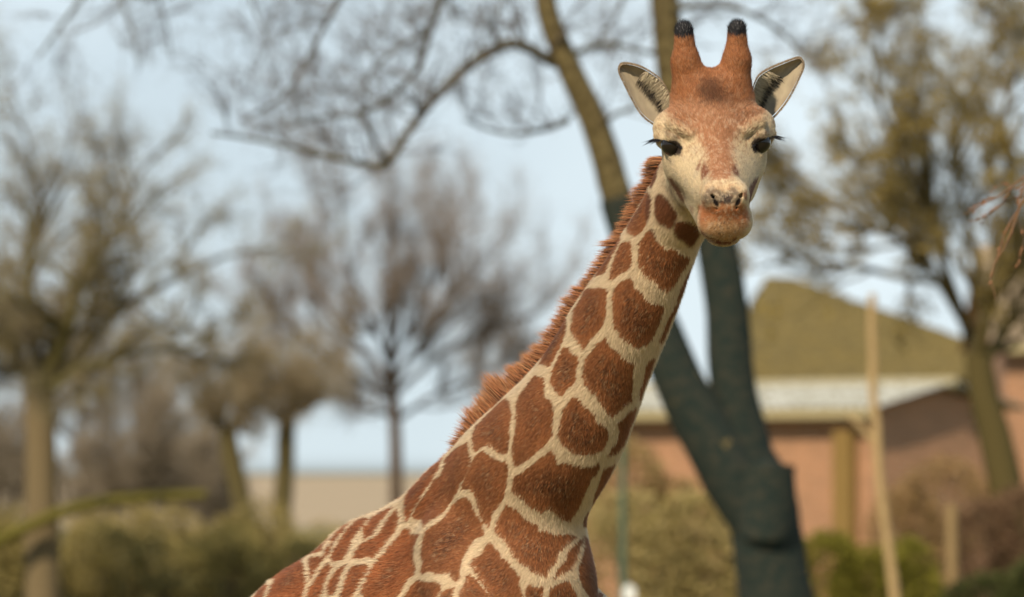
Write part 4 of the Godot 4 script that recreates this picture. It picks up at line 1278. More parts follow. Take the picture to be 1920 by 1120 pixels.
	patch(Vector3(-0.0346, 2.1594, 0.1498), Vector3(0.0000, 0.0000, 1.0000), [-17, 69, -7, 56, 4, 44, 12, 30, 26, 20, 43, -1, 55, -17, 53, -36, 61, -56, 70, -75, -9, -74, -23, -48, -35, -30, -48, -9, -62, 13, -56, 25, -38, 34, -29, 54])
	patch(Vector3(-0.0921, 2.1173, 0.1616), Vector3(0.0000, 0.0000, 1.0000), [-17, 25, -7, 29, 8, 16, 20, 0, 30, -12, 43, -32, -33, -32, -27, -6, -17, 12])
	patch(Vector3(-0.1490, 2.2284, 0.0762), Vector3(0.0000, 0.0000, 1.0000), [20, 105, 37, 112, 50, 101, 56, 83, 62, 68, 75, 54, 81, 33, 83, 19, 61, 10, 48, -13, 34, -36, 26, -52, 22, -68, 22, -89, 16, -97, 3, -89, -1, -75, -22, -77, -34, -79, -51, -71, -68, -78, -73, -72, -68, -49, -73, -33, -71, -12, -67, 9, -61, 25, -48, 36, -33, 42, -19, 54, -9, 67, -3, 76, 8, 95])
	patch(Vector3(-0.2097, 2.1122, 0.0827), Vector3(0.0000, 0.0000, 1.0000), [-18, 23, 3, 18, 24, 17, 35, 11, 37, 1, 31, -12, 27, -28, -60, -31, -44, -8, -35, 8])
	patch(Vector3(-0.1564, 2.0998, 0.1587), Vector3(0.0000, 0.0000, 1.0000), [-14, 3, 2, 13, 17, 14, 13, -15, -18, -15])
	patch(Vector3(-0.2836, 2.1796, -0.0600), Vector3(0.0000, 0.0000, 1.0000), [21, 81, 32, 87, 39, 71, 59, 70, 51, 57, 44, 36, 42, 11, 49, -9, 45, -30, 28, -47, 20, -61, 7, -84, -1, -99, -82, -100, -88, -79, -82, -61, -70, -38, -58, -13, -41, 4, -24, 20, -10, 43, 5, 62, 15, 79])
	patch(Vector3(-0.2224, 2.3644, -0.1355), Vector3(-0.6094, 0.3925, 0.6889), [69, 60, 78, 35, 64, 12, 45, -13, 25, -32, 8, -49, -7, -71, -15, -85, -25, -92, -39, -70, -50, -44, -61, -28, -69, -2, -54, 16, -28, 24, -27, 41, -4, 55, 19, 95, 35, 109, 49, 87])
	patch(Vector3(-0.2927, 2.3453, -0.2577), Vector3(-0.5056, 0.6884, 0.5200), [149, 58, 130, 39, 86, 19, 64, 8, 38, -2, 28, -12, -3, -7, -26, -15, -44, -17, -84, -18, -104, -20, -193, -41, -206, -34, 40, 12, 131, 44])
	patch(Vector3(-0.4065, 2.2281, -0.2740), Vector3(0.0000, 0.0000, 1.0000), [52, 54, 46, 42, 31, 27, 23, 14, 12, -0, 7, -19, -4, -38, -10, -49, -23, -53, -38, -56, -49, -46, -43, -31, -32, -12, -20, 3, -10, 24, 3, 35, 19, 50, 36, 55])
	patch(Vector3(-0.3388, 2.2689, -0.2301), Vector3(0.0000, 0.0000, 1.0000), [-12, 15, 21, 36, 47, 47, 36, 31, 20, 10, 9, -9, 1, -24, -12, -33, -28, -41, -32, -24, -32, -10, -19, 3])
	patch(Vector3(-0.3257, 2.2357, -0.1657), Vector3(0.0000, 0.0000, 1.0000), [42, 79, 49, 71, 51, 46, 47, 29, 42, 12, 29, -0, 21, -15, 9, -34, -8, -51, -19, -57, -25, -49, -49, -54, -70, -53, -63, -37, -51, -18, -38, -11, -18, -2, -3, 10, 7, 26, 17, 45, 30, 62])
	patch(Vector3(-0.4706, 2.2298, -0.3850), Vector3(-0.5304, 0.6251, 0.5727), [61, 79, 27, 43, 9, 20, 26, -13, 26, -31, 32, -52, 7, -51, -52, -35, -84, -27, -62, -18, -38, 2, -12, 16, 8, 43, 28, 61])
	patch(Vector3(-0.4604, 2.2040, -0.3222), Vector3(0.0000, 0.0000, 1.0000), [67, 73, 53, 62, 43, 50, 32, 36, 19, 19, 9, -4, -0, -19, -18, -36, -28, -55, -38, -72, -47, -81, -49, -52, -52, -23, -30, -15, -16, -21, -7, 4, 4, 10, 5, 25, 15, 39, 38, 60])
	patch(Vector3(-0.4769, 2.1253, -0.2450), Vector3(0.0000, 0.0000, 1.0000), [22, 48, 31, 38, 22, 18, 14, -1, 10, -15, 6, -34, -4, -49, -38, -50, -34, -19, -25, -9, -13, 7, -3, 26, 11, 41])
	patch(Vector3(-0.4352, 2.1323, -0.1913), Vector3(0.0000, 0.0000, 1.0000), [1, 25, 14, 32, 30, 38, 20, 20, 12, 2, 6, -17, -4, -42, -22, -43, -26, -20, -20, -6, -10, 11])
	patch(Vector3(-0.3860, 2.1315, -0.1207), Vector3(0.0000, 0.0000, 1.0000), [-9, 33, 7, 38, 25, 38, 38, 32, 32, 16, 22, -0, 13, -17, 3, -31, -12, -52, -45, -53, -34, -26, -24, 3, -16, 22])
	patch(Vector3(-0.5615, 2.1405, -0.4084), Vector3(-0.4974, 0.5828, 0.6426), [21, 93, 18, 47, 75, -3, 99, -37, 117, -63, 120, -88, 125, -111, -25, -94, -44, -44, -53, -12, -109, 16, -138, 29, -116, 42, -101, 70, -61, 84, -23, 92, -3, 97])
	patch(Vector3(-0.6366, 2.0943, -0.4684), Vector3(-0.5520, 0.5623, 0.6157), [-26, 45, 41, -1, 53, -30, 58, -51, -31, -25, -55, 24, -52, 50])
	patch(Vector3(-0.5816, 2.1756, -0.4812), Vector3(-0.5012, 0.6942, 0.5166), [79, 27, 60, 22, 27, 22, 5, 13, -21, -1, -35, -26, -54, -38, -64, -41, -68, -46, -25, 5, 27, 28, 67, 35])
	patch(Vector3(-0.4858, 2.2402, -0.4084), Vector3(-0.5235, 0.6754, 0.5194), [46, 36, 33, 20, 8, 1, -21, -16, -38, -27, -49, -29, -12, -11, 32, 26])
	patch(Vector3(0.4286, 2.8700, 0.3352), Vector3(0.7094, -0.3021, 0.6368), [-5, 36, 14, 4, 6, -23, 0, -55, -18, -52, -20, -25, -19, 4, -11, 25, 11, 38, 25, 53, 28, 9])
	patch(Vector3(0.3844, 2.7673, 0.3088), Vector3(0.0000, 0.0000, 1.0000), [29, 51, 8, 10, -12, -40, -18, -47, -23, -43, -13, -19, -1, 10, 11, 32, 19, 46])
	patch(Vector3(0.3289, 2.6316, 0.2495), Vector3(0.0000, 0.0000, 1.0000), [23, 51, 13, 17, -1, -17, -13, -52, -16, -48, -12, -24, -2, 3, -0, 27, 8, 43])
	patch(Vector3(0.2728, 2.5015, 0.2065), Vector3(0.0000, 0.0000, 1.0000), [35, 62, 18, 49, -0, 29, -11, 18, -7, 5, -11, -23, -25, -40, -35, -58, -14, -52, 5, -31, 17, 4, 29, 36])
	patch(Vector3(0.2114, 2.3393, 0.0917), Vector3(0.6613, -0.3849, 0.6438), [-6, 106, -50, 96, -46, 76, -38, 48, -26, 14, 25, -45, -1, -42, -5, -68, -0, -84, 53, -101, 47, -73, 36, -33, 22, 5, 21, 52])
	mark(Vector3(-0.0044, 0.0663, 0.1072), Vector3(0.0000, 0.3697, 0.9292), [-113, 104, -109, 83, -90, 46, -62, 25, -41, 12, -31, -19, -28, -54, -31, -80, -25, -103, 16, -104, 36, -75, 34, -42, 44, -7, 52, 19, 85, 38, 122, 65, 139, 92], Color(0.314, 0.1384, 0.0648), 0.014, 1.0)
	mark(Vector3(-0.0092, 0.0023, 0.3048), Vector3(0.0000, 0.3697, 0.9292), [-43, 20, -30, 29, -7, 23, 10, 19, 24, 25, 41, 13, 45, -8, 49, -29, 21, -33, -17, -32, -47, -25, -47, -1], Color(0.4452, 0.2542, 0.1274), 0.01, 0.45)
	mark(Vector3(-0.0117, 0.0046, 0.3298), Vector3(0.0000, 0.3697, 0.9292), [-39, 10, -30, 20, -17, 24, -6, 13, 11, 8, 25, 21, 37, 18, 42, 7, 44, -10, 36, -18, 23, -22, 2, -21, -15, -17, -31, -20, -40, -15, -43, -0], Color(0.1384, 0.1022, 0.06848), 0.006, 0.95)
	mark(Vector3(-0.0074, -0.0004, 0.3398), Vector3(0.0000, 0.3697, 0.9292), [-19, 0, -11, 8, 7, 12, 21, 8, 19, -9, -2, -12, -15, -7], Color(0.03955, 0.03071, 0.02624), 0.004, 0.95)
	mark(Vector3(-0.0081, -0.0600, 0.3017), Vector3(0.0000, 0.3697, 0.9292), [-55, 28, -48, 37, -35, 28, -14, 31, 20, 27, 41, 30, 56, 24, 63, 3, 60, -16, 43, -39, 18, -53, -8, -50, -34, -37, -54, -19, -54, 9], Color(0.3325, 0.1221, 0.04817), 0.01, 1.0)
	mark(Vector3(-0.0033, -0.0773, 0.3262), Vector3(0.0000, 0.3697, 0.9292), [-55, 6, -39, 17, -14, 20, 15, 18, 39, 11, 54, 7, 38, -14, 14, -28, -13, -25, -39, -12], Color(0.4233, 0.2384, 0.1119), 0.014, 0.9)
	mark(Vector3(-0.0146, -0.1086, 0.3077), Vector3(0.0000, 0.3697, 0.9292), [-43, 20, -27, 8, -15, 2, 8, -5, 25, -6, 41, 4, 40, -4, 27, -12, 2, -14, -19, -3, -37, 9], Color(0.107, 0.02732, 0.01444), 0.005, 1.0)
	mark(Vector3(-0.0933, -0.0657, 0.0644), Vector3(0.0000, 0.3697, 0.9292), [-19, 29, -13, 28, -5, 18, 3, 6, 11, -8, 17, -23, 16, -34, 10, -27, 1, -11, -7, 5, -14, 16], Color(0.1384, 0.05781, 0.02732), 0.004, 1.0)
	mark(Vector3(-0.1040, -0.1002, -0.0101), Vector3(0.0000, 0.3697, 0.9292), [-13, 19, -5, 17, 2, 8, 7, -7, 11, -18, 3, -16, -6, -2], Color(0.107, 0.05781, 0.02956), 0.004, 0.9)
	mark(Vector3(-0.0731, -0.1318, 0.0308), Vector3(0.0000, 0.3697, 0.9292), [-18, 24, -6, 11, 12, -4, 9, -20, 16, -17, 0, -5, -13, 10], Color(0.107, 0.04817, 0.02519), 0.003, 0.9)
	mark(Vector3(-0.0661, -0.0822, 0.1684), Vector3(0.0000, 0.3697, 0.9292), [-3, 10, 2, 3, 2, -9, -1, -4], Color(0.2623, 0.1221, 0.06125), 0.003, 0.8)
	mark(Vector3(-0.0499, 0.0266, 0.1762), Vector3(0.0000, 0.3697, 0.9292), [1, 8, 7, 16, 4, -2, -3, -12, -8, -10], Color(0.1746, 0.05781, 0.02519), 0.003, 0.95)
	mark(Vector3(-0.0403, 0.0240, 0.2093), Vector3(0.0000, 0.3697, 0.9292), [2, 23, 8, 9, 11, -2, 2, -13, -8, -21, -9, -7, -5, 10], Color(0.15, 0.04519, 0.01938), 0.004, 0.95)
	mark(Vector3(0.0311, 0.0288, 0.2301), Vector3(0.0000, 0.3697, 0.9292), [1, 15, 7, 4, 7, -12, -6, -8, -9, 1], Color(0.1274, 0.03955, 0.01764), 0.004, 0.95)
	mark(Vector3(0.0760, -0.0376, 0.1672), Vector3(0.0000, 0.3697, 0.9292), [21, 37, 30, 21, 18, -3, -11, -30, -29, -41, -26, -18, -8, 9, 5, 25], Color(0.117, 0.03955, 0.02122), 0.003, 0.95)
	mark(Vector3(0.0437, 0.0043, 0.3310), Vector3(0.0000, 0.3697, 0.9292), [-6, 6, 4, 12, 4, -9, -2, -9], Color(0.1559, 0.05448, 0.02732), 0.003, 0.9)
	mark(Vector3(-0.1037, 0.0619, 0.0552), Vector3(0.0000, 0.3697, 0.9292), [-21, 14, -4, 10, 15, -3, 24, -16, 2, -7, -17, 2], Color(0.1384, 0.09759, 0.05781), 0.004, 0.75)
	mark(Vector3(0.1034, 0.0551, 0.0555), Vector3(0.0000, 0.3697, 0.9292), [32, 11, 3, 8, -19, -4, -36, -9, -13, -6, 6, -2, 28, 3], Color(0.1384, 0.09306, 0.05448), 0.004, 0.75)
	mark(Vector3(0.0542, 0.0744, 0.0710), Vector3(0.0000, 0.3697, 0.9292), [-4, 8, 5, 4, 3, -7, -4, -5], Color(0.1221, 0.0648, 0.03689), 0.003, 0.7)
	mark(Vector3(0.0244, 0.1323, 0.0047), Vector3(0.0000, 0.3697, 0.9292), [-25, 6, -2, 16, 27, 6, 23, -7, -0, -14, -23, -7], Color(0.1384, 0.04817, 0.01938), 0.01, 0.6)
	var g := thing("giraffe", "young reticulated giraffe looking straight at the camera with upright ears and two horns", "giraffe", Vector3(TORSO.x, 0, TORSO.z))
	var off := -g.position
	var to_world := Transform3D(Basis(HEAD_X, HEAD_Y, HEAD_Z), HEAD_AT)
	var skin := vcol(0.9, 0.25)
	var fur := vcol(0.72, 0.35)

	# body
	start_field(BODY_R)
	round_bone(Vector3(0.4283, 3.0915, 0.3866), Vector3(0.4204, 3.0753, 0.3786), 0.0901, 0.0896, 0.004, 1.22)
	round_bone(Vector3(0.4204, 3.0753, 0.3786), Vector3(0.4089, 3.0519, 0.3672), 0.0896, 0.0890, 0.004, 1.22)
	round_bone(Vector3(0.4089, 3.0519, 0.3672), Vector3(0.3966, 3.0267, 0.3549), 0.0890, 0.0895, 0.004, 1.22)
	round_bone(Vector3(0.3966, 3.0267, 0.3549), Vector3(0.3845, 3.0012, 0.3428), 0.0895, 0.0915, 0.004, 1.22)
	round_bone(Vector3(0.3845, 3.0012, 0.3428), Vector3(0.3716, 2.9739, 0.3298), 0.0915, 0.0946, 0.004, 1.22)
	round_bone(Vector3(0.3716, 2.9739, 0.3298), Vector3(0.3579, 2.9449, 0.3162), 0.0946, 0.0983, 0.004, 1.22)
	round_bone(Vector3(0.3579, 2.9449, 0.3162), Vector3(0.3434, 2.9137, 0.3016), 0.0983, 0.1029, 0.004, 1.22)
	round_bone(Vector3(0.3434, 2.9137, 0.3016), Vector3(0.3281, 2.8809, 0.2864), 0.1029, 0.1080, 0.004, 1.22)
	round_bone(Vector3(0.3281, 2.8809, 0.2864), Vector3(0.3123, 2.8485, 0.2706), 0.1080, 0.1130, 0.004, 1.22)
	round_bone(Vector3(0.3123, 2.8485, 0.2706), Vector3(0.2958, 2.8173, 0.2541), 0.1130, 0.1176, 0.004, 1.22)
	round_bone(Vector3(0.2958, 2.8173, 0.2541), Vector3(0.2789, 2.7864, 0.2372), 0.1176, 0.1221, 0.004, 1.22)
	round_bone(Vector3(0.2789, 2.7864, 0.2372), Vector3(0.2625, 2.7562, 0.2208), 0.1221, 0.1260, 0.004, 1.22)
	round_bone(Vector3(0.2625, 2.7562, 0.2208), Vector3(0.2471, 2.7268, 0.2054), 0.1260, 0.1292, 0.004, 1.22)
	round_bone(Vector3(0.2471, 2.7268, 0.2054), Vector3(0.2323, 2.6980, 0.1906), 0.1292, 0.1320, 0.004, 1.22)
	round_bone(Vector3(0.2323, 2.6980, 0.1906), Vector3(0.2179, 2.6695, 0.1762), 0.1320, 0.1350, 0.004, 1.22)
	round_bone(Vector3(0.2179, 2.6695, 0.1762), Vector3(0.2044, 2.6410, 0.1627), 0.1350, 0.1386, 0.004, 1.22)
	round_bone(Vector3(0.2044, 2.6410, 0.1627), Vector3(0.1914, 2.6128, 0.1497), 0.1386, 0.1425, 0.004, 1.22)
	round_bone(Vector3(0.1914, 2.6128, 0.1497), Vector3(0.1775, 2.5851, 0.1358), 0.1425, 0.1470, 0.004, 1.22)
	round_bone(Vector3(0.1775, 2.5851, 0.1358), Vector3(0.1623, 2.5580, 0.1206), 0.1470, 0.1528, 0.004, 1.22)
	round_bone(Vector3(0.1623, 2.5580, 0.1206), Vector3(0.1462, 2.5315, 0.1045), 0.1528, 0.1592, 0.004, 1.22)
	round_bone(Vector3(0.1462, 2.5315, 0.1045), Vector3(0.1291, 2.5056, 0.0874), 0.1592, 0.1647, 0.004, 1.22)
	round_bone(Vector3(0.1291, 2.5056, 0.0874), Vector3(0.1106, 2.4803, 0.0689), 0.1647, 0.1692, 0.004, 1.22)
	round_bone(Vector3(0.1106, 2.4803, 0.0689), Vector3(0.0910, 2.4556, 0.0493), 0.1692, 0.1727, 0.004, 1.22)
	round_bone(Vector3(0.0910, 2.4556, 0.0493), Vector3(0.0713, 2.4312, 0.0296), 0.1727, 0.1744, 0.004, 1.22)
	round_bone(Vector3(0.0713, 2.4312, 0.0296), Vector3(0.0495, 2.4046, 0.0078), 0.1744, 0.1732, 0.004, 1.22)
	round_bone(Vector3(0.0495, 2.4046, 0.0078), Vector3(0.0276, 2.3784, -0.0141), 0.1732, 0.1701, 0.004, 1.22)
	round_bone(Vector3(0.0276, 2.3784, -0.0141), Vector3(0.0121, 2.3600, -0.0296), 0.1701, 0.1678, 0.004, 1.22)
	round_bone(Vector3(0.0121, 2.3600, -0.0296), Vector3(0.0179, 2.0935, -0.0238), 0.1678, 0.1768, 0.060, 1.15)
	round_bone(Vector3(0.0713, 2.4312, 0.0296), Vector3(-0.1244, 2.3068, -0.1661), 0.1100, 0.1076, 0.100, 1.15)
	round_bone(Vector3(-0.1244, 2.3068, -0.1661), Vector3(-0.3500, 2.1286, -0.3917), 0.1076, 0.1322, 0.080, 1.00)
	round_bone(Vector3(-0.3500, 2.1286, -0.3917), Vector3(-0.5351, 1.9660, -0.5768), 0.1322, 0.1358, 0.080, 1.00)
	round_bone(Vector3(-0.5351, 1.9660, -0.5768), Vector3(-0.6884, 1.7800, -0.7301), 0.1358, 0.1400, 0.080, 1.00)
	round_bone(Vector3(0.0179, 2.0935, -0.0238), Vector3(-0.1941, 1.9839, -0.2358), 0.1768, 0.2453, 0.100, 1.00)
	round_bone(Vector3(-0.1941, 1.9839, -0.2358), Vector3(-0.4332, 1.8811, -0.4749), 0.2453, 0.2590, 0.100, 1.00)
	round_bone(Vector3(-0.4332, 1.8811, -0.4749), Vector3(-0.6538, 1.7425, -0.6955), 0.2590, 0.1994, 0.100, 1.00)
	round_bone(Vector3(-0.1444, 2.2193, -0.0305), Vector3(-0.0965, 1.9751, 0.1446), 0.0888, 0.0984, 0.050, 1.00)
	round_bone(Vector3(-0.0965, 1.9751, 0.1446), Vector3(-0.0874, 1.5500, 0.1113), 0.0984, 0.0850, 0.050, 1.00)
	round_bone(Vector3(-0.0874, 1.5500, 0.1113), Vector3(-0.0874, 1.0200, 0.0830), 0.0850, 0.0600, 0.030, 1.00)
	round_bone(Vector3(-0.0874, 1.0200, 0.0830), Vector3(-0.0803, 0.9500, 0.0901), 0.0620, 0.0580, 0.030, 1.00)
	round_bone(Vector3(-0.0803, 0.9500, 0.0901), Vector3(-0.0803, 0.2000, 0.0760), 0.0500, 0.0400, 0.030, 1.00)
	round_bone(Vector3(-0.0803, 0.2000, 0.0760), Vector3(-0.0450, 0.0500, 0.1113), 0.0480, 0.0520, 0.030, 1.00)
	round_bone(Vector3(-0.7379, 1.7800, -0.6099), Vector3(-0.6813, 1.3500, -0.4826), 0.1900, 0.1300, 0.080, 1.00)
	round_bone(Vector3(-0.6813, 1.3500, -0.4826), Vector3(-0.8086, 0.9500, -0.6382), 0.1200, 0.0620, 0.040, 1.00)
	round_bone(Vector3(-0.8086, 0.9500, -0.6382), Vector3(-0.7874, 0.2000, -0.6311), 0.0550, 0.0400, 0.030, 1.00)
	round_bone(Vector3(-0.7874, 0.2000, -0.6311), Vector3(-0.7521, 0.0500, -0.5958), 0.0480, 0.0520, 0.030, 1.00)
	round_bone(Vector3(0.0112, 2.2193, -0.1861), Vector3(0.1863, 1.9751, -0.1382), 0.0888, 0.0984, 0.050, 1.00)
	round_bone(Vector3(0.1863, 1.9751, -0.1382), Vector3(0.1530, 1.5500, -0.1291), 0.0984, 0.0850, 0.050, 1.00)
	round_bone(Vector3(0.1530, 1.5500, -0.1291), Vector3(0.1248, 1.0200, -0.1291), 0.0850, 0.0600, 0.030, 1.00)
	round_bone(Vector3(0.1248, 1.0200, -0.1291), Vector3(0.1318, 0.9500, -0.1220), 0.0620, 0.0580, 0.030, 1.00)
	round_bone(Vector3(0.1318, 0.9500, -0.1220), Vector3(0.1177, 0.2000, -0.1220), 0.0500, 0.0400, 0.030, 1.00)
	round_bone(Vector3(0.1177, 0.2000, -0.1220), Vector3(0.1530, 0.0500, -0.0867), 0.0480, 0.0520, 0.030, 1.00)
	round_bone(Vector3(-0.5682, 1.7800, -0.7796), Vector3(-0.4409, 1.3500, -0.7231), 0.1900, 0.1300, 0.080, 1.00)
	round_bone(Vector3(-0.4409, 1.3500, -0.7231), Vector3(-0.5965, 0.9500, -0.8503), 0.1200, 0.0620, 0.040, 1.00)
	round_bone(Vector3(-0.5965, 0.9500, -0.8503), Vector3(-0.5894, 0.2000, -0.8291), 0.0550, 0.0400, 0.030, 1.00)
	round_bone(Vector3(-0.5894, 0.2000, -0.8291), Vector3(-0.5541, 0.0500, -0.7938), 0.0480, 0.0520, 0.030, 1.00)
	round_bone(Vector3(-0.7733, 1.8000, -0.8150), Vector3(-0.8298, 1.3500, -0.8716), 0.0500, 0.0220, 0.040, 1.00)
	round_bone(Vector3(-0.8298, 1.3500, -0.8716), Vector3(-0.8298, 0.9500, -0.8716), 0.0200, 0.0140, 0.020, 1.00)
	var s: Array = nets(Vector3(-1.35, -0.02, -1.75), Vector3(0.75, 3.25, 0.75), 0.0105)
	var v: PackedVector3Array = s[0]
	var n: PackedVector3Array = s[1]
	var ix: PackedInt32Array = s[2]
	var col := PackedColorArray()
	var sd := PackedFloat32Array()
	var deep := PackedFloat32Array()
	var flow := PackedVector3Array()
	var brown := PackedColorArray()
	var axis := (neck[0] - neck[neck.size() - 1]).normalized()
	for i in v.size():
		var p := v[i]
		var c2 := coat(p, n[i])
		sd.append(c2.x)
		deep.append(clampf(c2.x / maxf(c2.y * 0.5, 0.01), 0.0, 1.0))
		var along := (p - TORSO).dot(BODY_F)
		var b := brown_at(p, along)
		brown.append(b)
		var low := smoothstep(1.5, 1.0, p.y)
		var c := CREAM.lerp(b, smoothstep(-0.004, 0.004, c2.x))
		c = c.lerp(Color(0.5, 0.42, 0.32), low * 0.8)
		if p.y < 0.09:
			c = Color(0.05, 0.04, 0.035)
		col.append(c)
		var onneck := smoothstep(-0.25, 0.1, (p - neck[neck.size() - 1]).dot(axis))
		var f := (-BODY_F * 0.75 + Vector3.DOWN * 0.65).normalized().lerp(-axis, onneck)
		f += Vector3(fuzz.get_noise_3dv(p * 130.0), fuzz.get_noise_3dv(p * 130.0 + Vector3(90, 0, 0)), fuzz.get_noise_3dv(p * 130.0 + Vector3(0, 90, 0))) * 0.55
		flow.append((f - n[i] * f.dot(n[i])).normalized())
	# head, in its own frame, with finer cells
	start_field(Vector3.RIGHT)
	lump(Vector3(0.0000, 0.0350, -0.0700), Vector3(0.0980, 0.1000, 0.1200), 0.030, 0)
	lump(Vector3(0.0000, 0.1150, -0.0650), Vector3(0.0820, 0.0700, 0.0700), 0.040, 0)
	lump(Vector3(0.0000, 0.0650, -0.0000), Vector3(0.0750, 0.0350, 0.0700), 0.050, 0)
	lump(Vector3(-0.0930, 0.0600, -0.0120), Vector3(0.0530, 0.0440, 0.0560), 0.035, 0)
	lump(Vector3(0.0930, 0.0600, -0.0120), Vector3(0.0530, 0.0440, 0.0560), 0.035, 0)
	round_bone(Vector3(0.0000, 0.0100, 0.0300), Vector3(0.0000, 0.0000, 0.1600), 0.0680, 0.0460, 0.050, 0.92, 0)
	round_bone(Vector3(0.0000, 0.0040, 0.1400), Vector3(0.0000, -0.0080, 0.2800), 0.0460, 0.0400, 0.030, 1.00, 0)
	round_bone(Vector3(-0.0700, -0.0200, 0.0000), Vector3(-0.0300, -0.0350, 0.2000), 0.0500, 0.0320, 0.050, 1.00, 0)
	round_bone(Vector3(0.0700, -0.0200, 0.0000), Vector3(0.0300, -0.0350, 0.2000), 0.0500, 0.0320, 0.050, 1.00, 0)
	lump(Vector3(-0.0660, -0.0620, -0.0200), Vector3(0.0360, 0.0660, 0.0750), 0.040, 0)
	lump(Vector3(0.0660, -0.0620, -0.0200), Vector3(0.0360, 0.0660, 0.0750), 0.040, 0)
	round_bone(Vector3(-0.0500, -0.0920, -0.0200), Vector3(-0.0280, -0.0980, 0.1900), 0.0320, 0.0280, 0.040, 1.00, 0)
	round_bone(Vector3(0.0500, -0.0920, -0.0200), Vector3(0.0280, -0.0980, 0.1900), 0.0320, 0.0280, 0.040, 1.00, 0)
	round_bone(Vector3(0.0000, -0.0600, -0.0500), Vector3(0.0000, -0.0750, 0.2000), 0.0650, 0.0400, 0.050, 1.00, 0)
	lump(Vector3(0.0000, -0.0200, 0.2850), Vector3(0.0520, 0.0480, 0.0580), 0.030, 0)
	lump(Vector3(-0.0290, 0.0000, 0.3050), Vector3(0.0250, 0.0280, 0.0360), 0.018, 0)
	lump(Vector3(0.0290, 0.0000, 0.3050), Vector3(0.0250, 0.0280, 0.0360), 0.018, 0)
	lump(Vector3(0.0000, -0.0660, 0.2820), Vector3(0.0590, 0.0490, 0.0560), 0.022, 0)
	round_bone(Vector3(-0.0270, -0.0780, 0.2940), Vector3(0.0270, -0.0780, 0.2920), 0.0310, 0.0310, 0.030, 1.00, 0)
	lump(Vector3(0.0000, -0.1240, 0.2400), Vector3(0.0420, 0.0220, 0.0520), 0.012, 0)
	round_bone(Vector3(-0.0460, 0.1300, -0.0700), Vector3(-0.0635, 0.2050, -0.0750), 0.0500, 0.0300, 0.030, 1.00, 0)
	round_bone(Vector3(0.0460, 0.1300, -0.0700), Vector3(0.0595, 0.2050, -0.0750), 0.0500, 0.0300, 0.030, 1.00, 0)
	round_bone(Vector3(-0.0635, 0.2050, -0.0750), Vector3(-0.0670, 0.2800, -0.0850), 0.0280, 0.0195, 0.020, 1.00, 0)
	round_bone(Vector3(0.0595, 0.2050, -0.0750), Vector3(0.0610, 0.2800, -0.0850), 0.0280, 0.0195, 0.020, 1.00, 0)
	round_bone(Vector3(0.0000, 0.0100, -0.1000), Vector3(-0.0532, -0.1336, -0.1356), 0.0820, 0.0775, 0.050, 1.00, 0)
	round_bone(Vector3(-0.0532, -0.1336, -0.1356), Vector3(-0.0729, -0.1774, -0.1398), 0.0775, 0.0766, 0.030, 1.00, 0)
	round_bone(Vector3(0.0000, -0.0500, -0.0300), Vector3(-0.0950, -0.2504, -0.1340), 0.0720, 0.0720, 0.040, 1.00, 0)
	lump(Vector3(-0.1070, 0.0350, 0.0320), Vector3(0.0270, 0.0240, 0.0270), 0.010, 1)
	lump(Vector3(0.1070, 0.0350, 0.0320), Vector3(0.0270, 0.0240, 0.0270), 0.010, 1)
	round_bone(Vector3(-0.0760, 0.0400, 0.0600), Vector3(-0.1060, 0.0580, 0.0500), 0.0080, 0.0120, 0.010, 1.00, 0)
	round_bone(Vector3(0.0760, 0.0400, 0.0600), Vector3(0.1060, 0.0580, 0.0500), 0.0080, 0.0120, 0.010, 1.00, 0)
	round_bone(Vector3(-0.1060, 0.0580, 0.0500), Vector3(-0.1370, 0.0460, 0.0100), 0.0120, 0.0090, 0.010, 1.00, 0)
	round_bone(Vector3(0.1060, 0.0580, 0.0500), Vector3(0.1370, 0.0460, 0.0100), 0.0120, 0.0090, 0.010, 1.00, 0)
	round_bone(Vector3(-0.0780, 0.0340, 0.0580), Vector3(-0.1040, 0.0060, 0.0480), 0.0050, 0.0050, 0.008, 1.00, 0)
	round_bone(Vector3(0.0780, 0.0340, 0.0580), Vector3(0.1040, 0.0060, 0.0480), 0.0050, 0.0050, 0.008, 1.00, 0)
	round_bone(Vector3(-0.1040, 0.0060, 0.0480), Vector3(-0.1330, 0.0280, 0.0060), 0.0050, 0.0050, 0.008, 1.00, 0)
	round_bone(Vector3(0.1040, 0.0060, 0.0480), Vector3(0.1330, 0.0280, 0.0060), 0.0050, 0.0050, 0.008, 1.00, 0)
	round_bone(Vector3(-0.0620, 0.0720, 0.0620), Vector3(-0.1040, 0.0880, 0.0420), 0.0100, 0.0140, 0.016, 1.00, 0)
	round_bone(Vector3(0.0620, 0.0720, 0.0620), Vector3(0.1040, 0.0880, 0.0420), 0.0100, 0.0140, 0.016, 1.00, 0)
	round_bone(Vector3(0.0000, -0.1080, 0.3190), Vector3(-0.0300, -0.1040, 0.3070), 0.0035, 0.0035, 0.006, 1.00, 1)
	round_bone(Vector3(0.0000, -0.1080, 0.3190), Vector3(0.0300, -0.1040, 0.3070), 0.0035, 0.0035, 0.006, 1.00, 1)
	round_bone(Vector3(-0.0300, -0.1040, 0.3070), Vector3(-0.0520, -0.0850, 0.2780), 0.0035, 0.0030, 0.006, 1.00, 1)
	round_bone(Vector3(0.0300, -0.1040, 0.3070), Vector3(0.0520, -0.0850, 0.2780), 0.0035, 0.0030, 0.006, 1.00, 1)
	round_bone(Vector3(-0.0520, -0.0850, 0.2780), Vector3(-0.0620, -0.0720, 0.2400), 0.0030, 0.0020, 0.006, 1.00, 1)
	round_bone(Vector3(0.0520, -0.0850, 0.2780), Vector3(0.0620, -0.0720, 0.2400), 0.0030, 0.0020, 0.006, 1.00, 1)
	round_bone(Vector3(-0.0320, 0.0080, 0.3450), Vector3(-0.0210, -0.0220, 0.3450), 0.0048, 0.0040, 0.006, 1.00, 1)
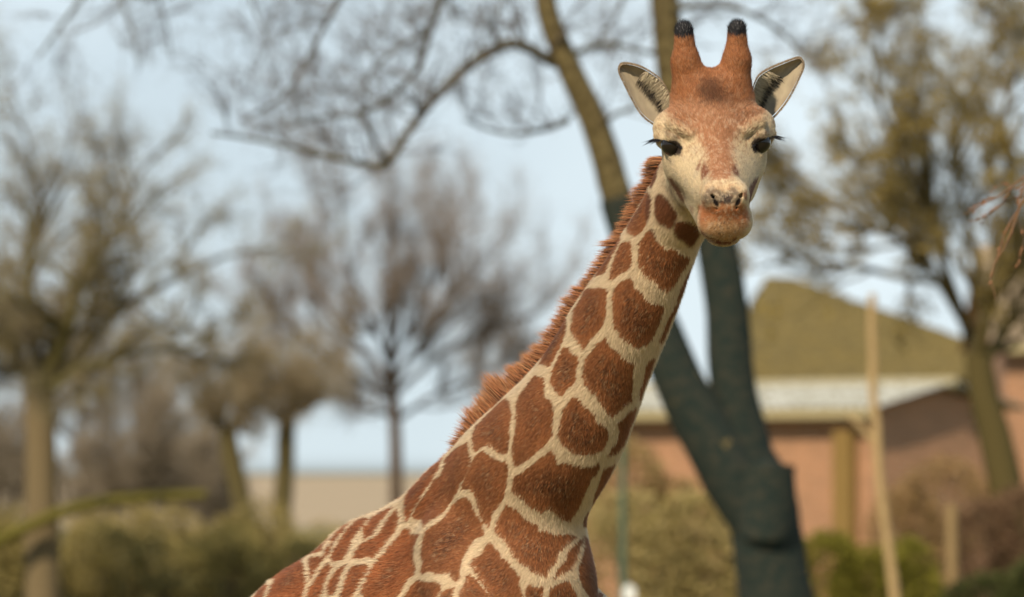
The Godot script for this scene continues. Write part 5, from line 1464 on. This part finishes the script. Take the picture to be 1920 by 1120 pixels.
	round_bone(Vector3(0.0320, 0.0080, 0.3450), Vector3(0.0210, -0.0220, 0.3450), 0.0048, 0.0040, 0.006, 1.00, 1)
	round_bone(Vector3(-0.0320, 0.0060, 0.3300), Vector3(-0.0210, -0.0220, 0.3300), 0.0065, 0.0055, 0.006, 1.00, 1)
	round_bone(Vector3(0.0320, 0.0060, 0.3300), Vector3(0.0210, -0.0220, 0.3300), 0.0065, 0.0055, 0.006, 1.00, 1)
	var hs := nets(Vector3(-0.24, -0.30, -0.26), Vector3(0.2, 0.34, 0.38), 0.0032)
	var hv: PackedVector3Array = hs[0]
	var hn: PackedVector3Array = hs[1]
	var hix: PackedInt32Array = hs[2]
	var hcol := PackedColorArray()
	var first := v.size()
	var av := PackedVector3Array()
	var an := PackedVector3Array()
	for i in v.size():
		av.append(v[i] + off)
	an.append_array(n)
	for i in hv.size():
		var l := hv[i]
		var c := face(l, hn[i])
		var stub := smoothstep(-0.06, -0.10, l.y + l.z * 0.35 + 0.02) * smoothstep(0.03, -0.02, l.z)
		if stub > 0.0:
			var c2 := coat(to_world * l, to_world.basis * hn[i])
			c = c.lerp(CREAM.lerp(BROWN, smoothstep(-0.004, 0.004, c2.x)), stub)
		hcol.append(c)
		# wrinkles over the brows and fine unevenness of the skin
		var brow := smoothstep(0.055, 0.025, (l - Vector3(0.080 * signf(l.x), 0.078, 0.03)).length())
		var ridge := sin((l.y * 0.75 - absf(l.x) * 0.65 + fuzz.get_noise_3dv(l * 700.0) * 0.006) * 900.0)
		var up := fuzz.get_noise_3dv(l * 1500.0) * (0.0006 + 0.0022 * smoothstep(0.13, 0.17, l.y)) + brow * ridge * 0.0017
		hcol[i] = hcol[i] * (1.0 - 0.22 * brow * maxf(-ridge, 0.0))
		var slope := cos((l.y * 0.75 - absf(l.x) * 0.65 + fuzz.get_noise_3dv(l * 700.0) * 0.006) * 900.0) * brow * 0.75
		hn[i] = (hn[i] - Vector3(-0.65 * signf(l.x), 0.75, 0.0) * slope).normalized()
		av.append(to_world * (l + hn[i] * up) + off)
		an.append(to_world.basis * hn[i])
	col.append_array(hcol)
	var aix := ix.duplicate()
	for i in hix:
		aix.append(i + first)
	var arr := []
	arr.resize(Mesh.ARRAY_MAX)
	arr[Mesh.ARRAY_VERTEX] = av
	arr[Mesh.ARRAY_NORMAL] = an
	arr[Mesh.ARRAY_COLOR] = col
	arr[Mesh.ARRAY_INDEX] = aix
	var body := ArrayMesh.new()
	body.add_surface_from_arrays(Mesh.PRIMITIVE_TRIANGLES, arr)

	# coat hair of the body
	for t in range(0, ix.size(), 3):
		var i0 := ix[t]
		var i1 := ix[t + 1]
		var i2 := ix[t + 2]
		var p0 := v[i0]
		if p0.y < 1.8 or (p0 - HEAD_AT).length() < 0.1:
			continue
		var e1 := v[i1] - p0
		var e2 := v[i2] - p0
		var area := e1.cross(e2).length() * 0.5
		var many := area * (250000.0 if n[i0].z > -0.2 else 60000.0)
		var count := int(many) + (1 if rng.randf() < many - int(many) else 0)
		var along := (p0 - TORSO).dot(BODY_F)
		var long := lerpf(0.0115, 0.0185, smoothstep(0.0, -0.3, along))
		for k in count:
			var a := rng.randf()
			var b := rng.randf()
			if a + b > 1.0:
				a = 1.0 - a
				b = 1.0 - b
			var p := p0 + e1 * a + e2 * b
			var nn := (n[i0] * (1.0 - a - b) + n[i1] * a + n[i2] * b).normalized()
			var fl := flow[i0] * (1.0 - a - b) + flow[i1] * a + flow[i2] * b
			var d := sd[i0] * (1.0 - a - b) + sd[i1] * a + sd[i2] * b
			var dp := deep[i0] * (1.0 - a - b) + deep[i1] * a + deep[i2] * b
			if absf(d) < 0.011:
				d = coat(p, nn).x
			d += fuzz.get_noise_3dv(p * 2200.0) * 0.0035
			var c: Color
			if d > 0.0:
				c = brown[i0]
				var f2 := fleck.get_noise_3dv(p * 700.0)
				# paler flecks and a darker heart in the middle of a patch, a warmer edge
				c = c.lerp(Color(0.060, 0.022, 0.010), clampf(dp * 1.6 - 0.4, 0.0, 0.85) * clampf(0.75 + f2 * 1.6, 0.0, 1.0))
				if dp > 0.5 and f2 > 0.14:
					c = c.lerp(TAN, clampf((f2 - 0.14) * 4.0, 0.0, 0.75) * rng.randf())
				c = c.lerp(Color(0.27, 0.105, 0.038), smoothstep(0.012, 0.0, d) * 0.35)
				if rng.randf() < 0.12:
					c = c.lerp(Color(0.34, 0.16, 0.07), 0.7)
				c = jitter(c, 0.30)
			else:
				c = jitter(CREAM, 0.13)
				c = c.lerp(Color(0.46, 0.27, 0.14), smoothstep(-0.006, 0.0, d) * 0.45 * rng.randf())
			var tilt := (fl + rdir() * 0.22).normalized()
			var ln := long * rng.randf_range(0.6, 1.25)
			var tip := p + tilt * ln + nn * ln * (rng.randf_range(0.12, 0.36) + (0.12 if d <= 0.0 else 0.0))
			var wide := nn.cross(tilt).normalized() * 0.00095
			var hn2 := (nn + rdir() * 0.26 + tilt * 0.1).normalized()
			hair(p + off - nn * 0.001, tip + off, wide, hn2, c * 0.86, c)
	# short hair of the head
	var down_neck := to_world.basis.inverse() * (-axis)
	for t in range(0, hix.size(), 3):
		var i0 := hix[t]
		var p0 := hv[i0]
		if p0.y < -0.26:
			continue
		var on_neck := p0.y + p0.z * 0.35 < -0.10 and p0.z < 0.0
		var bare := false
		for sg in [-1.0, 1.0]:
			if (p0 - Vector3(EYE.x * sg, EYE.y, EYE.z)).length() < 0.034 or (p0 - Vector3(0.027 * sg, -0.006, 0.345)).length() < 0.020:
				bare = true
		if bare:
			continue
		var e1 := hv[hix[t + 1]] - p0
		var e2 := hv[hix[t + 2]] - p0
		var area := e1.cross(e2).length() * 0.5
		var muzzle := smoothstep(0.20, 0.27, p0.z)
		var crown := smoothstep(0.07, 0.12, p0.y)
		var many := area * (520000.0 if hn[i0].z > -0.4 else 150000.0) * (1.0 - 0.45 * muzzle) * (0.4 if on_neck else 1.0)
		var count := int(many) + (1 if rng.randf() < many - int(many) else 0)
		for k in count:
			var a := rng.randf()
			var b := rng.randf() * (1.0 - a)
			var p := p0 + e1 * a + e2 * b
			var nn := hn[i0]
			var fl := Vector3(p.x * 3.0, 0.55, -0.75) if p.y > -0.02 else Vector3(p.x * 2.0, -0.35, -0.9)
			if p.y > 0.13:
				fl = Vector3(0, 1, -0.3)
			if on_neck:
				fl = down_neck
			fl += rdir() * (0.35 + crown * 0.35)
			fl = (fl - nn * fl.dot(nn)).normalized()
			var ln := lerpf(lerpf(0.0075, 0.004, muzzle), 0.012, crown) * rng.randf_range(0.6, 1.3)
			if on_neck:
				ln *= 1.8
			var tip := p + fl * ln + nn * ln * rng.randf_range(0.15, 0.4)
			var wide := nn.cross(fl).normalized() * 0.00075
			var c := jitter(hcol[i0], 0.22 + 0.14 * crown)
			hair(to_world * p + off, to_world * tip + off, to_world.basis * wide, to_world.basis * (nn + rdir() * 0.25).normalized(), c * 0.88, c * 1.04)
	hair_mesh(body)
	var bm := put("body", body, null, g)
	bm.set_surface_override_material(0, skin)
	bm.set_surface_override_material(1, fur)
	mane(g, off, fur)
	head_parts(g, off, to_world, fur)


func mane(g: Node3D, off: Vector3, fur: Material) -> void:
	start_field(BODY_R)
	round_bone(Vector3(0.4283, 3.0915, 0.3866), Vector3(0.4204, 3.0753, 0.3786), 0.0901, 0.0896, 0.004, 1.22)
	round_bone(Vector3(0.4204, 3.0753, 0.3786), Vector3(0.4089, 3.0519, 0.3672), 0.0896, 0.0890, 0.004, 1.22)
	round_bone(Vector3(0.4089, 3.0519, 0.3672), Vector3(0.3966, 3.0267, 0.3549), 0.0890, 0.0895, 0.004, 1.22)
	round_bone(Vector3(0.3966, 3.0267, 0.3549), Vector3(0.3845, 3.0012, 0.3428), 0.0895, 0.0915, 0.004, 1.22)
	round_bone(Vector3(0.3845, 3.0012, 0.3428), Vector3(0.3716, 2.9739, 0.3298), 0.0915, 0.0946, 0.004, 1.22)
	round_bone(Vector3(0.3716, 2.9739, 0.3298), Vector3(0.3579, 2.9449, 0.3162), 0.0946, 0.0983, 0.004, 1.22)
	round_bone(Vector3(0.3579, 2.9449, 0.3162), Vector3(0.3434, 2.9137, 0.3016), 0.0983, 0.1029, 0.004, 1.22)
	round_bone(Vector3(0.3434, 2.9137, 0.3016), Vector3(0.3281, 2.8809, 0.2864), 0.1029, 0.1080, 0.004, 1.22)
	round_bone(Vector3(0.3281, 2.8809, 0.2864), Vector3(0.3123, 2.8485, 0.2706), 0.1080, 0.1130, 0.004, 1.22)
	round_bone(Vector3(0.3123, 2.8485, 0.2706), Vector3(0.2958, 2.8173, 0.2541), 0.1130, 0.1176, 0.004, 1.22)
	round_bone(Vector3(0.2958, 2.8173, 0.2541), Vector3(0.2789, 2.7864, 0.2372), 0.1176, 0.1221, 0.004, 1.22)
	round_bone(Vector3(0.2789, 2.7864, 0.2372), Vector3(0.2625, 2.7562, 0.2208), 0.1221, 0.1260, 0.004, 1.22)
	round_bone(Vector3(0.2625, 2.7562, 0.2208), Vector3(0.2471, 2.7268, 0.2054), 0.1260, 0.1292, 0.004, 1.22)
	round_bone(Vector3(0.2471, 2.7268, 0.2054), Vector3(0.2323, 2.6980, 0.1906), 0.1292, 0.1320, 0.004, 1.22)
	round_bone(Vector3(0.2323, 2.6980, 0.1906), Vector3(0.2179, 2.6695, 0.1762), 0.1320, 0.1350, 0.004, 1.22)
	round_bone(Vector3(0.2179, 2.6695, 0.1762), Vector3(0.2044, 2.6410, 0.1627), 0.1350, 0.1386, 0.004, 1.22)
	round_bone(Vector3(0.2044, 2.6410, 0.1627), Vector3(0.1914, 2.6128, 0.1497), 0.1386, 0.1425, 0.004, 1.22)
	round_bone(Vector3(0.1914, 2.6128, 0.1497), Vector3(0.1775, 2.5851, 0.1358), 0.1425, 0.1470, 0.004, 1.22)
	round_bone(Vector3(0.1775, 2.5851, 0.1358), Vector3(0.1623, 2.5580, 0.1206), 0.1470, 0.1528, 0.004, 1.22)
	round_bone(Vector3(0.1623, 2.5580, 0.1206), Vector3(0.1462, 2.5315, 0.1045), 0.1528, 0.1592, 0.004, 1.22)
	round_bone(Vector3(0.1462, 2.5315, 0.1045), Vector3(0.1291, 2.5056, 0.0874), 0.1592, 0.1647, 0.004, 1.22)
	round_bone(Vector3(0.1291, 2.5056, 0.0874), Vector3(0.1106, 2.4803, 0.0689), 0.1647, 0.1692, 0.004, 1.22)
	round_bone(Vector3(0.1106, 2.4803, 0.0689), Vector3(0.0910, 2.4556, 0.0493), 0.1692, 0.1727, 0.004, 1.22)
	round_bone(Vector3(0.0910, 2.4556, 0.0493), Vector3(0.0713, 2.4312, 0.0296), 0.1727, 0.1744, 0.004, 1.22)
	round_bone(Vector3(0.0713, 2.4312, 0.0296), Vector3(0.0495, 2.4046, 0.0078), 0.1744, 0.1732, 0.004, 1.22)
	round_bone(Vector3(0.0495, 2.4046, 0.0078), Vector3(0.0276, 2.3784, -0.0141), 0.1732, 0.1701, 0.004, 1.22)
	round_bone(Vector3(0.0276, 2.3784, -0.0141), Vector3(0.0121, 2.3600, -0.0296), 0.1701, 0.1678, 0.004, 1.22)
	round_bone(Vector3(0.0121, 2.3600, -0.0296), Vector3(0.0179, 2.0935, -0.0238), 0.1678, 0.1768, 0.060, 1.15)
	round_bone(Vector3(0.0713, 2.4312, 0.0296), Vector3(-0.1244, 2.3068, -0.1661), 0.1100, 0.1076, 0.100, 1.15)
	round_bone(Vector3(-0.1244, 2.3068, -0.1661), Vector3(-0.3500, 2.1286, -0.3917), 0.1076, 0.1322, 0.080, 1.00)
	round_bone(Vector3(-0.3500, 2.1286, -0.3917), Vector3(-0.5351, 1.9660, -0.5768), 0.1322, 0.1358, 0.080, 1.00)
	round_bone(Vector3(-0.5351, 1.9660, -0.5768), Vector3(-0.6884, 1.7800, -0.7301), 0.1358, 0.1400, 0.080, 1.00)
	round_bone(Vector3(0.0179, 2.0935, -0.0238), Vector3(-0.1941, 1.9839, -0.2358), 0.1768, 0.2453, 0.100, 1.00)
	round_bone(Vector3(-0.1941, 1.9839, -0.2358), Vector3(-0.4332, 1.8811, -0.4749), 0.2453, 0.2590, 0.100, 1.00)
	round_bone(Vector3(-0.4332, 1.8811, -0.4749), Vector3(-0.6538, 1.7425, -0.6955), 0.2590, 0.1994, 0.100, 1.00)
	round_bone(Vector3(-0.1444, 2.2193, -0.0305), Vector3(-0.0965, 1.9751, 0.1446), 0.0888, 0.0984, 0.050, 1.00)
	round_bone(Vector3(-0.0965, 1.9751, 0.1446), Vector3(-0.0874, 1.5500, 0.1113), 0.0984, 0.0850, 0.050, 1.00)
	round_bone(Vector3(-0.0874, 1.5500, 0.1113), Vector3(-0.0874, 1.0200, 0.0830), 0.0850, 0.0600, 0.030, 1.00)
	round_bone(Vector3(-0.0874, 1.0200, 0.0830), Vector3(-0.0803, 0.9500, 0.0901), 0.0620, 0.0580, 0.030, 1.00)
	round_bone(Vector3(-0.0803, 0.9500, 0.0901), Vector3(-0.0803, 0.2000, 0.0760), 0.0500, 0.0400, 0.030, 1.00)
	round_bone(Vector3(-0.0803, 0.2000, 0.0760), Vector3(-0.0450, 0.0500, 0.1113), 0.0480, 0.0520, 0.030, 1.00)
	round_bone(Vector3(-0.7379, 1.7800, -0.6099), Vector3(-0.6813, 1.3500, -0.4826), 0.1900, 0.1300, 0.080, 1.00)
	round_bone(Vector3(-0.6813, 1.3500, -0.4826), Vector3(-0.8086, 0.9500, -0.6382), 0.1200, 0.0620, 0.040, 1.00)
	round_bone(Vector3(-0.8086, 0.9500, -0.6382), Vector3(-0.7874, 0.2000, -0.6311), 0.0550, 0.0400, 0.030, 1.00)
	round_bone(Vector3(-0.7874, 0.2000, -0.6311), Vector3(-0.7521, 0.0500, -0.5958), 0.0480, 0.0520, 0.030, 1.00)
	round_bone(Vector3(0.0112, 2.2193, -0.1861), Vector3(0.1863, 1.9751, -0.1382), 0.0888, 0.0984, 0.050, 1.00)
	round_bone(Vector3(0.1863, 1.9751, -0.1382), Vector3(0.1530, 1.5500, -0.1291), 0.0984, 0.0850, 0.050, 1.00)
	round_bone(Vector3(0.1530, 1.5500, -0.1291), Vector3(0.1248, 1.0200, -0.1291), 0.0850, 0.0600, 0.030, 1.00)
	round_bone(Vector3(0.1248, 1.0200, -0.1291), Vector3(0.1318, 0.9500, -0.1220), 0.0620, 0.0580, 0.030, 1.00)
	round_bone(Vector3(0.1318, 0.9500, -0.1220), Vector3(0.1177, 0.2000, -0.1220), 0.0500, 0.0400, 0.030, 1.00)
	round_bone(Vector3(0.1177, 0.2000, -0.1220), Vector3(0.1530, 0.0500, -0.0867), 0.0480, 0.0520, 0.030, 1.00)
	round_bone(Vector3(-0.5682, 1.7800, -0.7796), Vector3(-0.4409, 1.3500, -0.7231), 0.1900, 0.1300, 0.080, 1.00)
	round_bone(Vector3(-0.4409, 1.3500, -0.7231), Vector3(-0.5965, 0.9500, -0.8503), 0.1200, 0.0620, 0.040, 1.00)
	round_bone(Vector3(-0.5965, 0.9500, -0.8503), Vector3(-0.5894, 0.2000, -0.8291), 0.0550, 0.0400, 0.030, 1.00)
	round_bone(Vector3(-0.5894, 0.2000, -0.8291), Vector3(-0.5541, 0.0500, -0.7938), 0.0480, 0.0520, 0.030, 1.00)
	round_bone(Vector3(-0.7733, 1.8000, -0.8150), Vector3(-0.8298, 1.3500, -0.8716), 0.0500, 0.0220, 0.040, 1.00)
	round_bone(Vector3(-0.8298, 1.3500, -0.8716), Vector3(-0.8298, 0.9500, -0.8716), 0.0200, 0.0140, 0.020, 1.00)
	var all := PackedInt32Array(range(30))
	var last := neck.size() - 1
	for i in 30000:
		var u := rng.randf_range(-0.6, 1.13)
		if rng.randf() < 0.0:
			continue
		var x := clampf(u, 0.0, 1.0) * last
		var k := mini(int(x), last - 1)
		var c := neck[k].lerp(neck[k + 1], x - k)
		var ax := (neck[maxi(k - 1, 0)] - neck[mini(k + 2, last)]).normalized()
		if u < 0.0:
			# over the poll, to just behind the horns
			c = neck[0] + (HEAD_AT - neck[0]) * (-u)
			if u < -0.25:
				continue
		var up := (Vector3.UP - ax * ax.y)
		up = (up - BODY_R * up.dot(BODY_R)).normalized()
		if u > 1.0:
			c += -ax * (u - 1.0) * 1.0
		var lat := rng.randfn() * 0.008
		c += BODY_R * lat
		var d := 0.0
		for it in 7:
			d += maxf(-field(c + up * d, all), 0.0)
		var p := c + up * (d - 0.004)
		# tufts: neighbouring strands lean to a shared tip
		var tuft := floorf(u * 46.0 + fuzz.get_noise_2d(u * 900.0, 3.0) * 1.3)
		var tr := fuzz.get_noise_2d(tuft * 37.0, 11.0)
		var tc := (tuft + 0.5) / 46.0
		var h := lerpf(0.068, 0.082, smoothstep(0.3, 0.85, u)) * (1.0 + 0.35 * tr)
		if u > 0.93:
			h *= lerpf(1.0, 0.55, smoothstep(1.0, 1.12, u))
		if absf(u - 0.838) < 0.008:
			h *= 0.45
		if u > 0.848 and u < 0.90:
			h *= 1.3
		var lean := lerpf(0.55, 0.05, smoothstep(0.1, 0.9, u)) + lerpf(0.0, 0.75, smoothstep(0.97, 1.08, u))
		var dir := (up - ax * lean + ax * (u - tc) * 5.0 + BODY_R * (lat * 4.0 + rng.randfn() * 0.07) + ax * rng.randfn() * 0.06).normalized()
		var ln := h * rng.randf_range(0.55, 1.1)
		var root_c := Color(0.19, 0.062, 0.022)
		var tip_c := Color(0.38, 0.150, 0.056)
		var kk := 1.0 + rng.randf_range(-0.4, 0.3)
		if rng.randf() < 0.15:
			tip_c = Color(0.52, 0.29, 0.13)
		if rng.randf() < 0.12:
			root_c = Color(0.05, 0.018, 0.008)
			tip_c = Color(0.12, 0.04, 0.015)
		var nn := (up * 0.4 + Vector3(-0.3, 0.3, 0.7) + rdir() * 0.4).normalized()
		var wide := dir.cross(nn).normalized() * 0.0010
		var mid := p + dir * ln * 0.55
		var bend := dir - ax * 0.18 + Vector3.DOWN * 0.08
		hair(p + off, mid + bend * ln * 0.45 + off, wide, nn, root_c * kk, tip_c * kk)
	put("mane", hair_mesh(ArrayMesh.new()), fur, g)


func head_parts(g: Node3D, off: Vector3, w: Transform3D, fur: Material) -> void:
	# eyes
	var ball := SphereMesh.new()
	ball.radius = 0.0275
	ball.height = 0.055
	ball.radial_segments = 40
	ball.rings = 24
	var eye_m := StandardMaterial3D.new()
	eye_m.albedo_color = Color(0.012, 0.008, 0.006).linear_to_srgb()
	eye_m.roughness = 0.12
	eye_m.metallic_specular = 0.4
	eye_m.clearcoat_enabled = true
	eye_m.clearcoat = 0.12
	eye_m.clearcoat_roughness = 0.03
	for s in [-1.0, 1.0]:
		var at: Vector3 = w * Vector3(EYE.x * s, EYE.y, EYE.z) + off
		var e := put("eye", ball, eye_m, g, at)
		# lashes: from the upper lid out and down
		for i in 300:
			var t := rng.randf()
			var l0 := Vector3(0.082 * s, 0.044, 0.066).lerp(Vector3(0.141 * s, 0.045, 0.010), t)
			l0.y += 0.010 * sin(t * PI)
			var d := Vector3((0.25 + t * 1.0) * s, -0.12 - 0.45 * rng.randf(), 0.75 - t * 0.65).normalized()
			var ln := lerpf(0.010, 0.040, t * t) * rng.randf_range(0.6, 1.1)
			var tip := l0 + d * ln + Vector3(0, -0.004, 0)
			var c := Color(0.012, 0.012, 0.016) * rng.randf_range(0.7, 2.2)
			hair(w * l0 + off - at, w * tip + off - at, w.basis * (d.cross(rdir()).normalized() * 0.0010), w.basis * (d.cross(Vector3(s, 0, 0)) + rdir() * 0.3).normalized(), c, c)
		put("eyelashes", hair_mesh(ArrayMesh.new()), fur, e)
	# ears
	var edges := [[[Vector3(-0.0938, 0.0716, -0.1631), Vector3(-0.0957, 0.0932, -0.1720), Vector3(-0.1153, 0.1258, -0.1862), Vector3(-0.1507, 0.1502, -0.1977), Vector3(-0.1827, 0.1614, -0.2038), Vector3(-0.2059, 0.1628, -0.2055), Vector3(-0.2139, 0.1557, -0.2030)], [Vector3(-0.1223, 0.0286, -0.1471), Vector3(-0.1352, 0.0288, -0.1477), Vector3(-0.1630, 0.0507, -0.1579), Vector3(-0.1863, 0.0893, -0.1747), Vector3(-0.2020, 0.1219, -0.1887), Vector3(-0.2117, 0.1425, -0.1975), Vector3(-0.2139, 0.1557, -0.2030)], -1.0], [[Vector3(0.0999, 0.0695, -0.1531), Vector3(0.1060, 0.0983, -0.1645), Vector3(0.1200, 0.1294, -0.1764), Vector3(0.1464, 0.1471, -0.1823), Vector3(0.1896, 0.1635, -0.1869), Vector3(0.2196, 0.1716, -0.1888), Vector3(0.2297, 0.1643, -0.1853)], [Vector3(0.1362, 0.0331, -0.1366), Vector3(0.1546, 0.0413, -0.1390), Vector3(0.1813, 0.0687, -0.1489), Vector3(0.2030, 0.0997, -0.1604), Vector3(0.2223, 0.1355, -0.1740), Vector3(0.2293, 0.1535, -0.1810), Vector3(0.2297, 0.1643, -0.1853)], 1.0]]
	for ed in edges:
		var top := smooth_path(PackedVector3Array(ed[0]), 5)
		var low := smooth_path(PackedVector3Array(ed[1]), 5)
		var s: float = ed[2]
		var bag := Bag.new()
		var nu := top.size()
		var nv := 19
		var base: Vector3 = w * ((top[0] + low[0]) * 0.5) + off
		var pts := []
		for layer in 2:
			for i in nu:
				var u := float(i) / (nu - 1)
				for j in nv:
					var t := float(j) / (nv - 1)
					var q := top[i].lerp(low[i], t)
					var cup := sin(PI * t)
					# the bowl of the ear opens forward; the inner (head-side) edge rolls over
					q.z -= 0.036 * cup * (1.0 - u * u) + 0.0
					q.z += 0.012 * (1.0 - t) * (1.0 - u) - 0.012 * t * (1.0 - u)
					q += Vector3(0, 0, fuzz.get_noise_2d(u * 300.0, t * 300.0 + s * 500.0) * 0.0016)
					if layer == 1:
						q.z -= 0.0045 * pow(cup, 0.4) * (1.0 - pow(u, 6.0))
					pts.append(q)
		for layer in 2:
			for i in nu:
				for j in nv:
					var id := (layer * nu + i) * nv + j
					var du: Vector3 = pts[(layer * nu + mini(i + 1, nu - 1)) * nv + j] - pts[(layer * nu + maxi(i - 1, 0)) * nv + j]
					var dv: Vector3 = pts[(layer * nu + i) * nv + mini(j + 1, nv - 1)] - pts[(layer * nu + i) * nv + maxi(j - 1, 0)]
					if i == nu - 1:
						dv = pts[(layer * nu + i - 1) * nv + nv - 1] - pts[(layer * nu + i - 1) * nv]
					var nn := du.cross(dv).normalized()
					if nn.z < 0.0:
						nn = -nn
					if layer == 1:
						nn = -nn
					bag.v.append(w * pts[id] + off - base)
					bag.n.append(w.basis * nn)
					var u := float(i) / (nu - 1)
					var t := float(j) / (nv - 1)
					var c := Color(0.36, 0.295, 0.20)
					if layer == 0:
						c = c.lerp(Color(0.25, 0.20, 0.14), clampf(0.45 + broad.get_noise_2d(u * 220.0, t * 160.0), 0.0, 1.0) * 0.8)
						c = c.lerp(Color(0.20, 0.145, 0.10), smoothstep(0.10, 0.0, minf(t, 1.0 - t)) * 0.35)
						var line := absf(t - lerpf(0.60, 0.36, u) + fuzz.get_noise_2d(u * 420.0, s * 40.0) * 0.10)
						c = c.lerp(Color(0.025, 0.020, 0.017), smoothstep(0.11, 0.03, line + smoothstep(0.36, 0.52, u)) * smoothstep(0.0, 0.1, u) * 0.92)
					else:
						c = Color(0.36, 0.22, 0.12)
					bag.c.append(c)
			for i in nu - 1:
				for j in nv - 1:
					var a := (layer * nu + i) * nv + j
					for q in [[a, a + nv, a + 1], [a + 1, a + nv, a + nv + 1]]:
						if (bag.v[q[2]] - bag.v[q[0]]).cross(bag.v[q[1]] - bag.v[q[0]]).dot(bag.n[q[0]] + bag.n[q[1]] + bag.n[q[2]]) < 0.0:
							q.reverse()
						bag.ix.append_array(q)
		for i in nu - 1:
			for j in [0, nv - 1]:
				var a: int = i * nv + j
				var b: int = (nu + i) * nv + j
				bag.ix.append_array([a, b, a + nv, a + nv, b, b + nv])
		var ear := put("ear", bag.mesh(), vcol(0.85, 0.25), g, base)
		# hair inside the ear: dark roots with long pale hairs lying over them from the inner edge, fuzz on the rims
		for i in 900:
			var u := rng.randf_range(0.03, 0.50)
			var iu := mini(int(u * (nu - 1)), nu - 2)
			var t := rng.randf_range(0.0, 0.52)
			var jt := mini(int(t * (nv - 1)), nv - 2)
			var p: Vector3 = pts[iu * nv + jt].lerp(pts[(iu + 1) * nv + jt + 1], rng.randf())
			var out := (low[iu] - top[iu]).normalized()
			var alng := (top[mini(iu + 2, nu - 1)] - top[iu]).normalized()
			var dark := t > 0.30
			var d := (out * 0.8 + alng * rng.randf_range(-0.1, 0.5) + Vector3(0, 0, 0.28)).normalized()
			var c := Color(0.03, 0.024, 0.02) * rng.randf_range(0.6, 1.7) if dark else jitter(Color(0.44, 0.36, 0.24), 0.3)
			if dark and rng.randf() < 0.25:
				c = Color(0.30, 0.235, 0.15)
			var ln := rng.randf_range(0.010, 0.024)
			hair(w * p + off - base, w * (p + d * ln) + off - base, w.basis * (d.cross(Vector3(0, 0, 1)).normalized() * 0.0008), w.basis * (Vector3(0, 0.2, 1) + rdir() * 0.35).normalized(), c, c)
		for i in 2600:
			var e2: PackedVector3Array = top if rng.randf() < 0.5 else low
			var x := rng.randf() * (e2.size() - 1.01)
			var p := e2[int(x)].lerp(e2[int(x) + 1], x - int(x)) + Vector3(0, 0, rng.randf_range(-0.004, 0.002))
			var mid := (top[int(x)] + low[int(x)]) * 0.5
			var d := ((p - mid).normalized() + (top[nu - 1] - top[0]).normalized() * 0.9 + rdir() * 0.4).normalized()
			var c := jitter(Color(0.27, 0.20, 0.13), 0.4)
			hair(w * p + off - base, w * (p + d * 0.006) + off - base, w.basis * (d.cross(Vector3(0, 0, 1)).normalized() * 0.0006), w.basis * (Vector3(0, 0.2, 1) + rdir() * 0.35).normalized(), c, c)
		put("ear_hair", hair_mesh(ArrayMesh.new()), fur, ear)
	# dark tufts on the horns, some hairs grey
	for s in [-1.0, 1.0]:
		var tipc := Vector3(0.064 * s - 0.003, 0.274, -0.085)
		for i in 1300:
			var d := (rdir() + Vector3(0, 0.45, 0)).normalized()
			if d.y < -0.25:
				continue
			var p := tipc + Vector3(d.x * 0.0165, d.y * 0.020, d.z * 0.0165)
			var dd := (d * 0.5 + Vector3(0.16 * rng.randfn(), 1.0, 0.15 * rng.randfn())).normalized()
			var c := Color(0.022, 0.021, 0.024) * rng.randf_range(0.6, 1.6)
			if rng.randf() < 0.10:
				c = Color(0.24, 0.23, 0.23) * rng.randf_range(0.5, 1.3)
			var ln := rng.randf_range(0.008, 0.024)
			hair(w * p + off, w * (p + dd * ln) + off, w.basis * (dd.cross(rdir()).normalized() * 0.0007), w.basis * (d + rdir() * 0.3).normalized(), c, c)
		put("horn_tuft", hair_mesh(ArrayMesh.new()), fur, g)
	# whiskers round the lips
	for i in 130:
		var a := rng.randf_range(-1.0, 1.0)
		var p := Vector3(0.056 * a, -0.122 + 0.055 * absf(a) * absf(a) + rng.randf_range(-0.012, 0.012), 0.275)
		var d := Vector3(a * 1.1 + rng.randfn() * 0.2, -0.75 + 0.5 * absf(a), 0.5 + rng.randfn() * 0.2).normalized()
		var c := Color(0.05, 0.045, 0.04) * rng.randf_range(0.7, 3.0)
		hair(w * p + off, w * (p + d * rng.randf_range(0.012, 0.034)) + off, w.basis * (d.cross(Vector3(0, 0, 1)).normalized() * 0.0003), w.basis * Vector3(0, 0, 1), c, c)
	put("whiskers", hair_mesh(ArrayMesh.new()), fur, g)
	# the end of the tail
	var bag := Bag.new()
	for i in 120:
		var p := TORSO + BODY_F * -1.2 + off + Vector3(rng.randfn() * 0.012, 0, rng.randfn() * 0.012)
		p.y = 0.97
		bag.tube(PackedVector3Array([p, p + Vector3(rng.randfn() * 0.03, -0.2, rng.randfn() * 0.03), p + Vector3(rng.randfn() * 0.05, -0.42, rng.randfn() * 0.05)]), PackedFloat32Array([0.002, 0.002, 0.0006]), 3, Color(0.02, 0.018, 0.016))
	put("tail_tuft", bag.mesh(), fur, g)
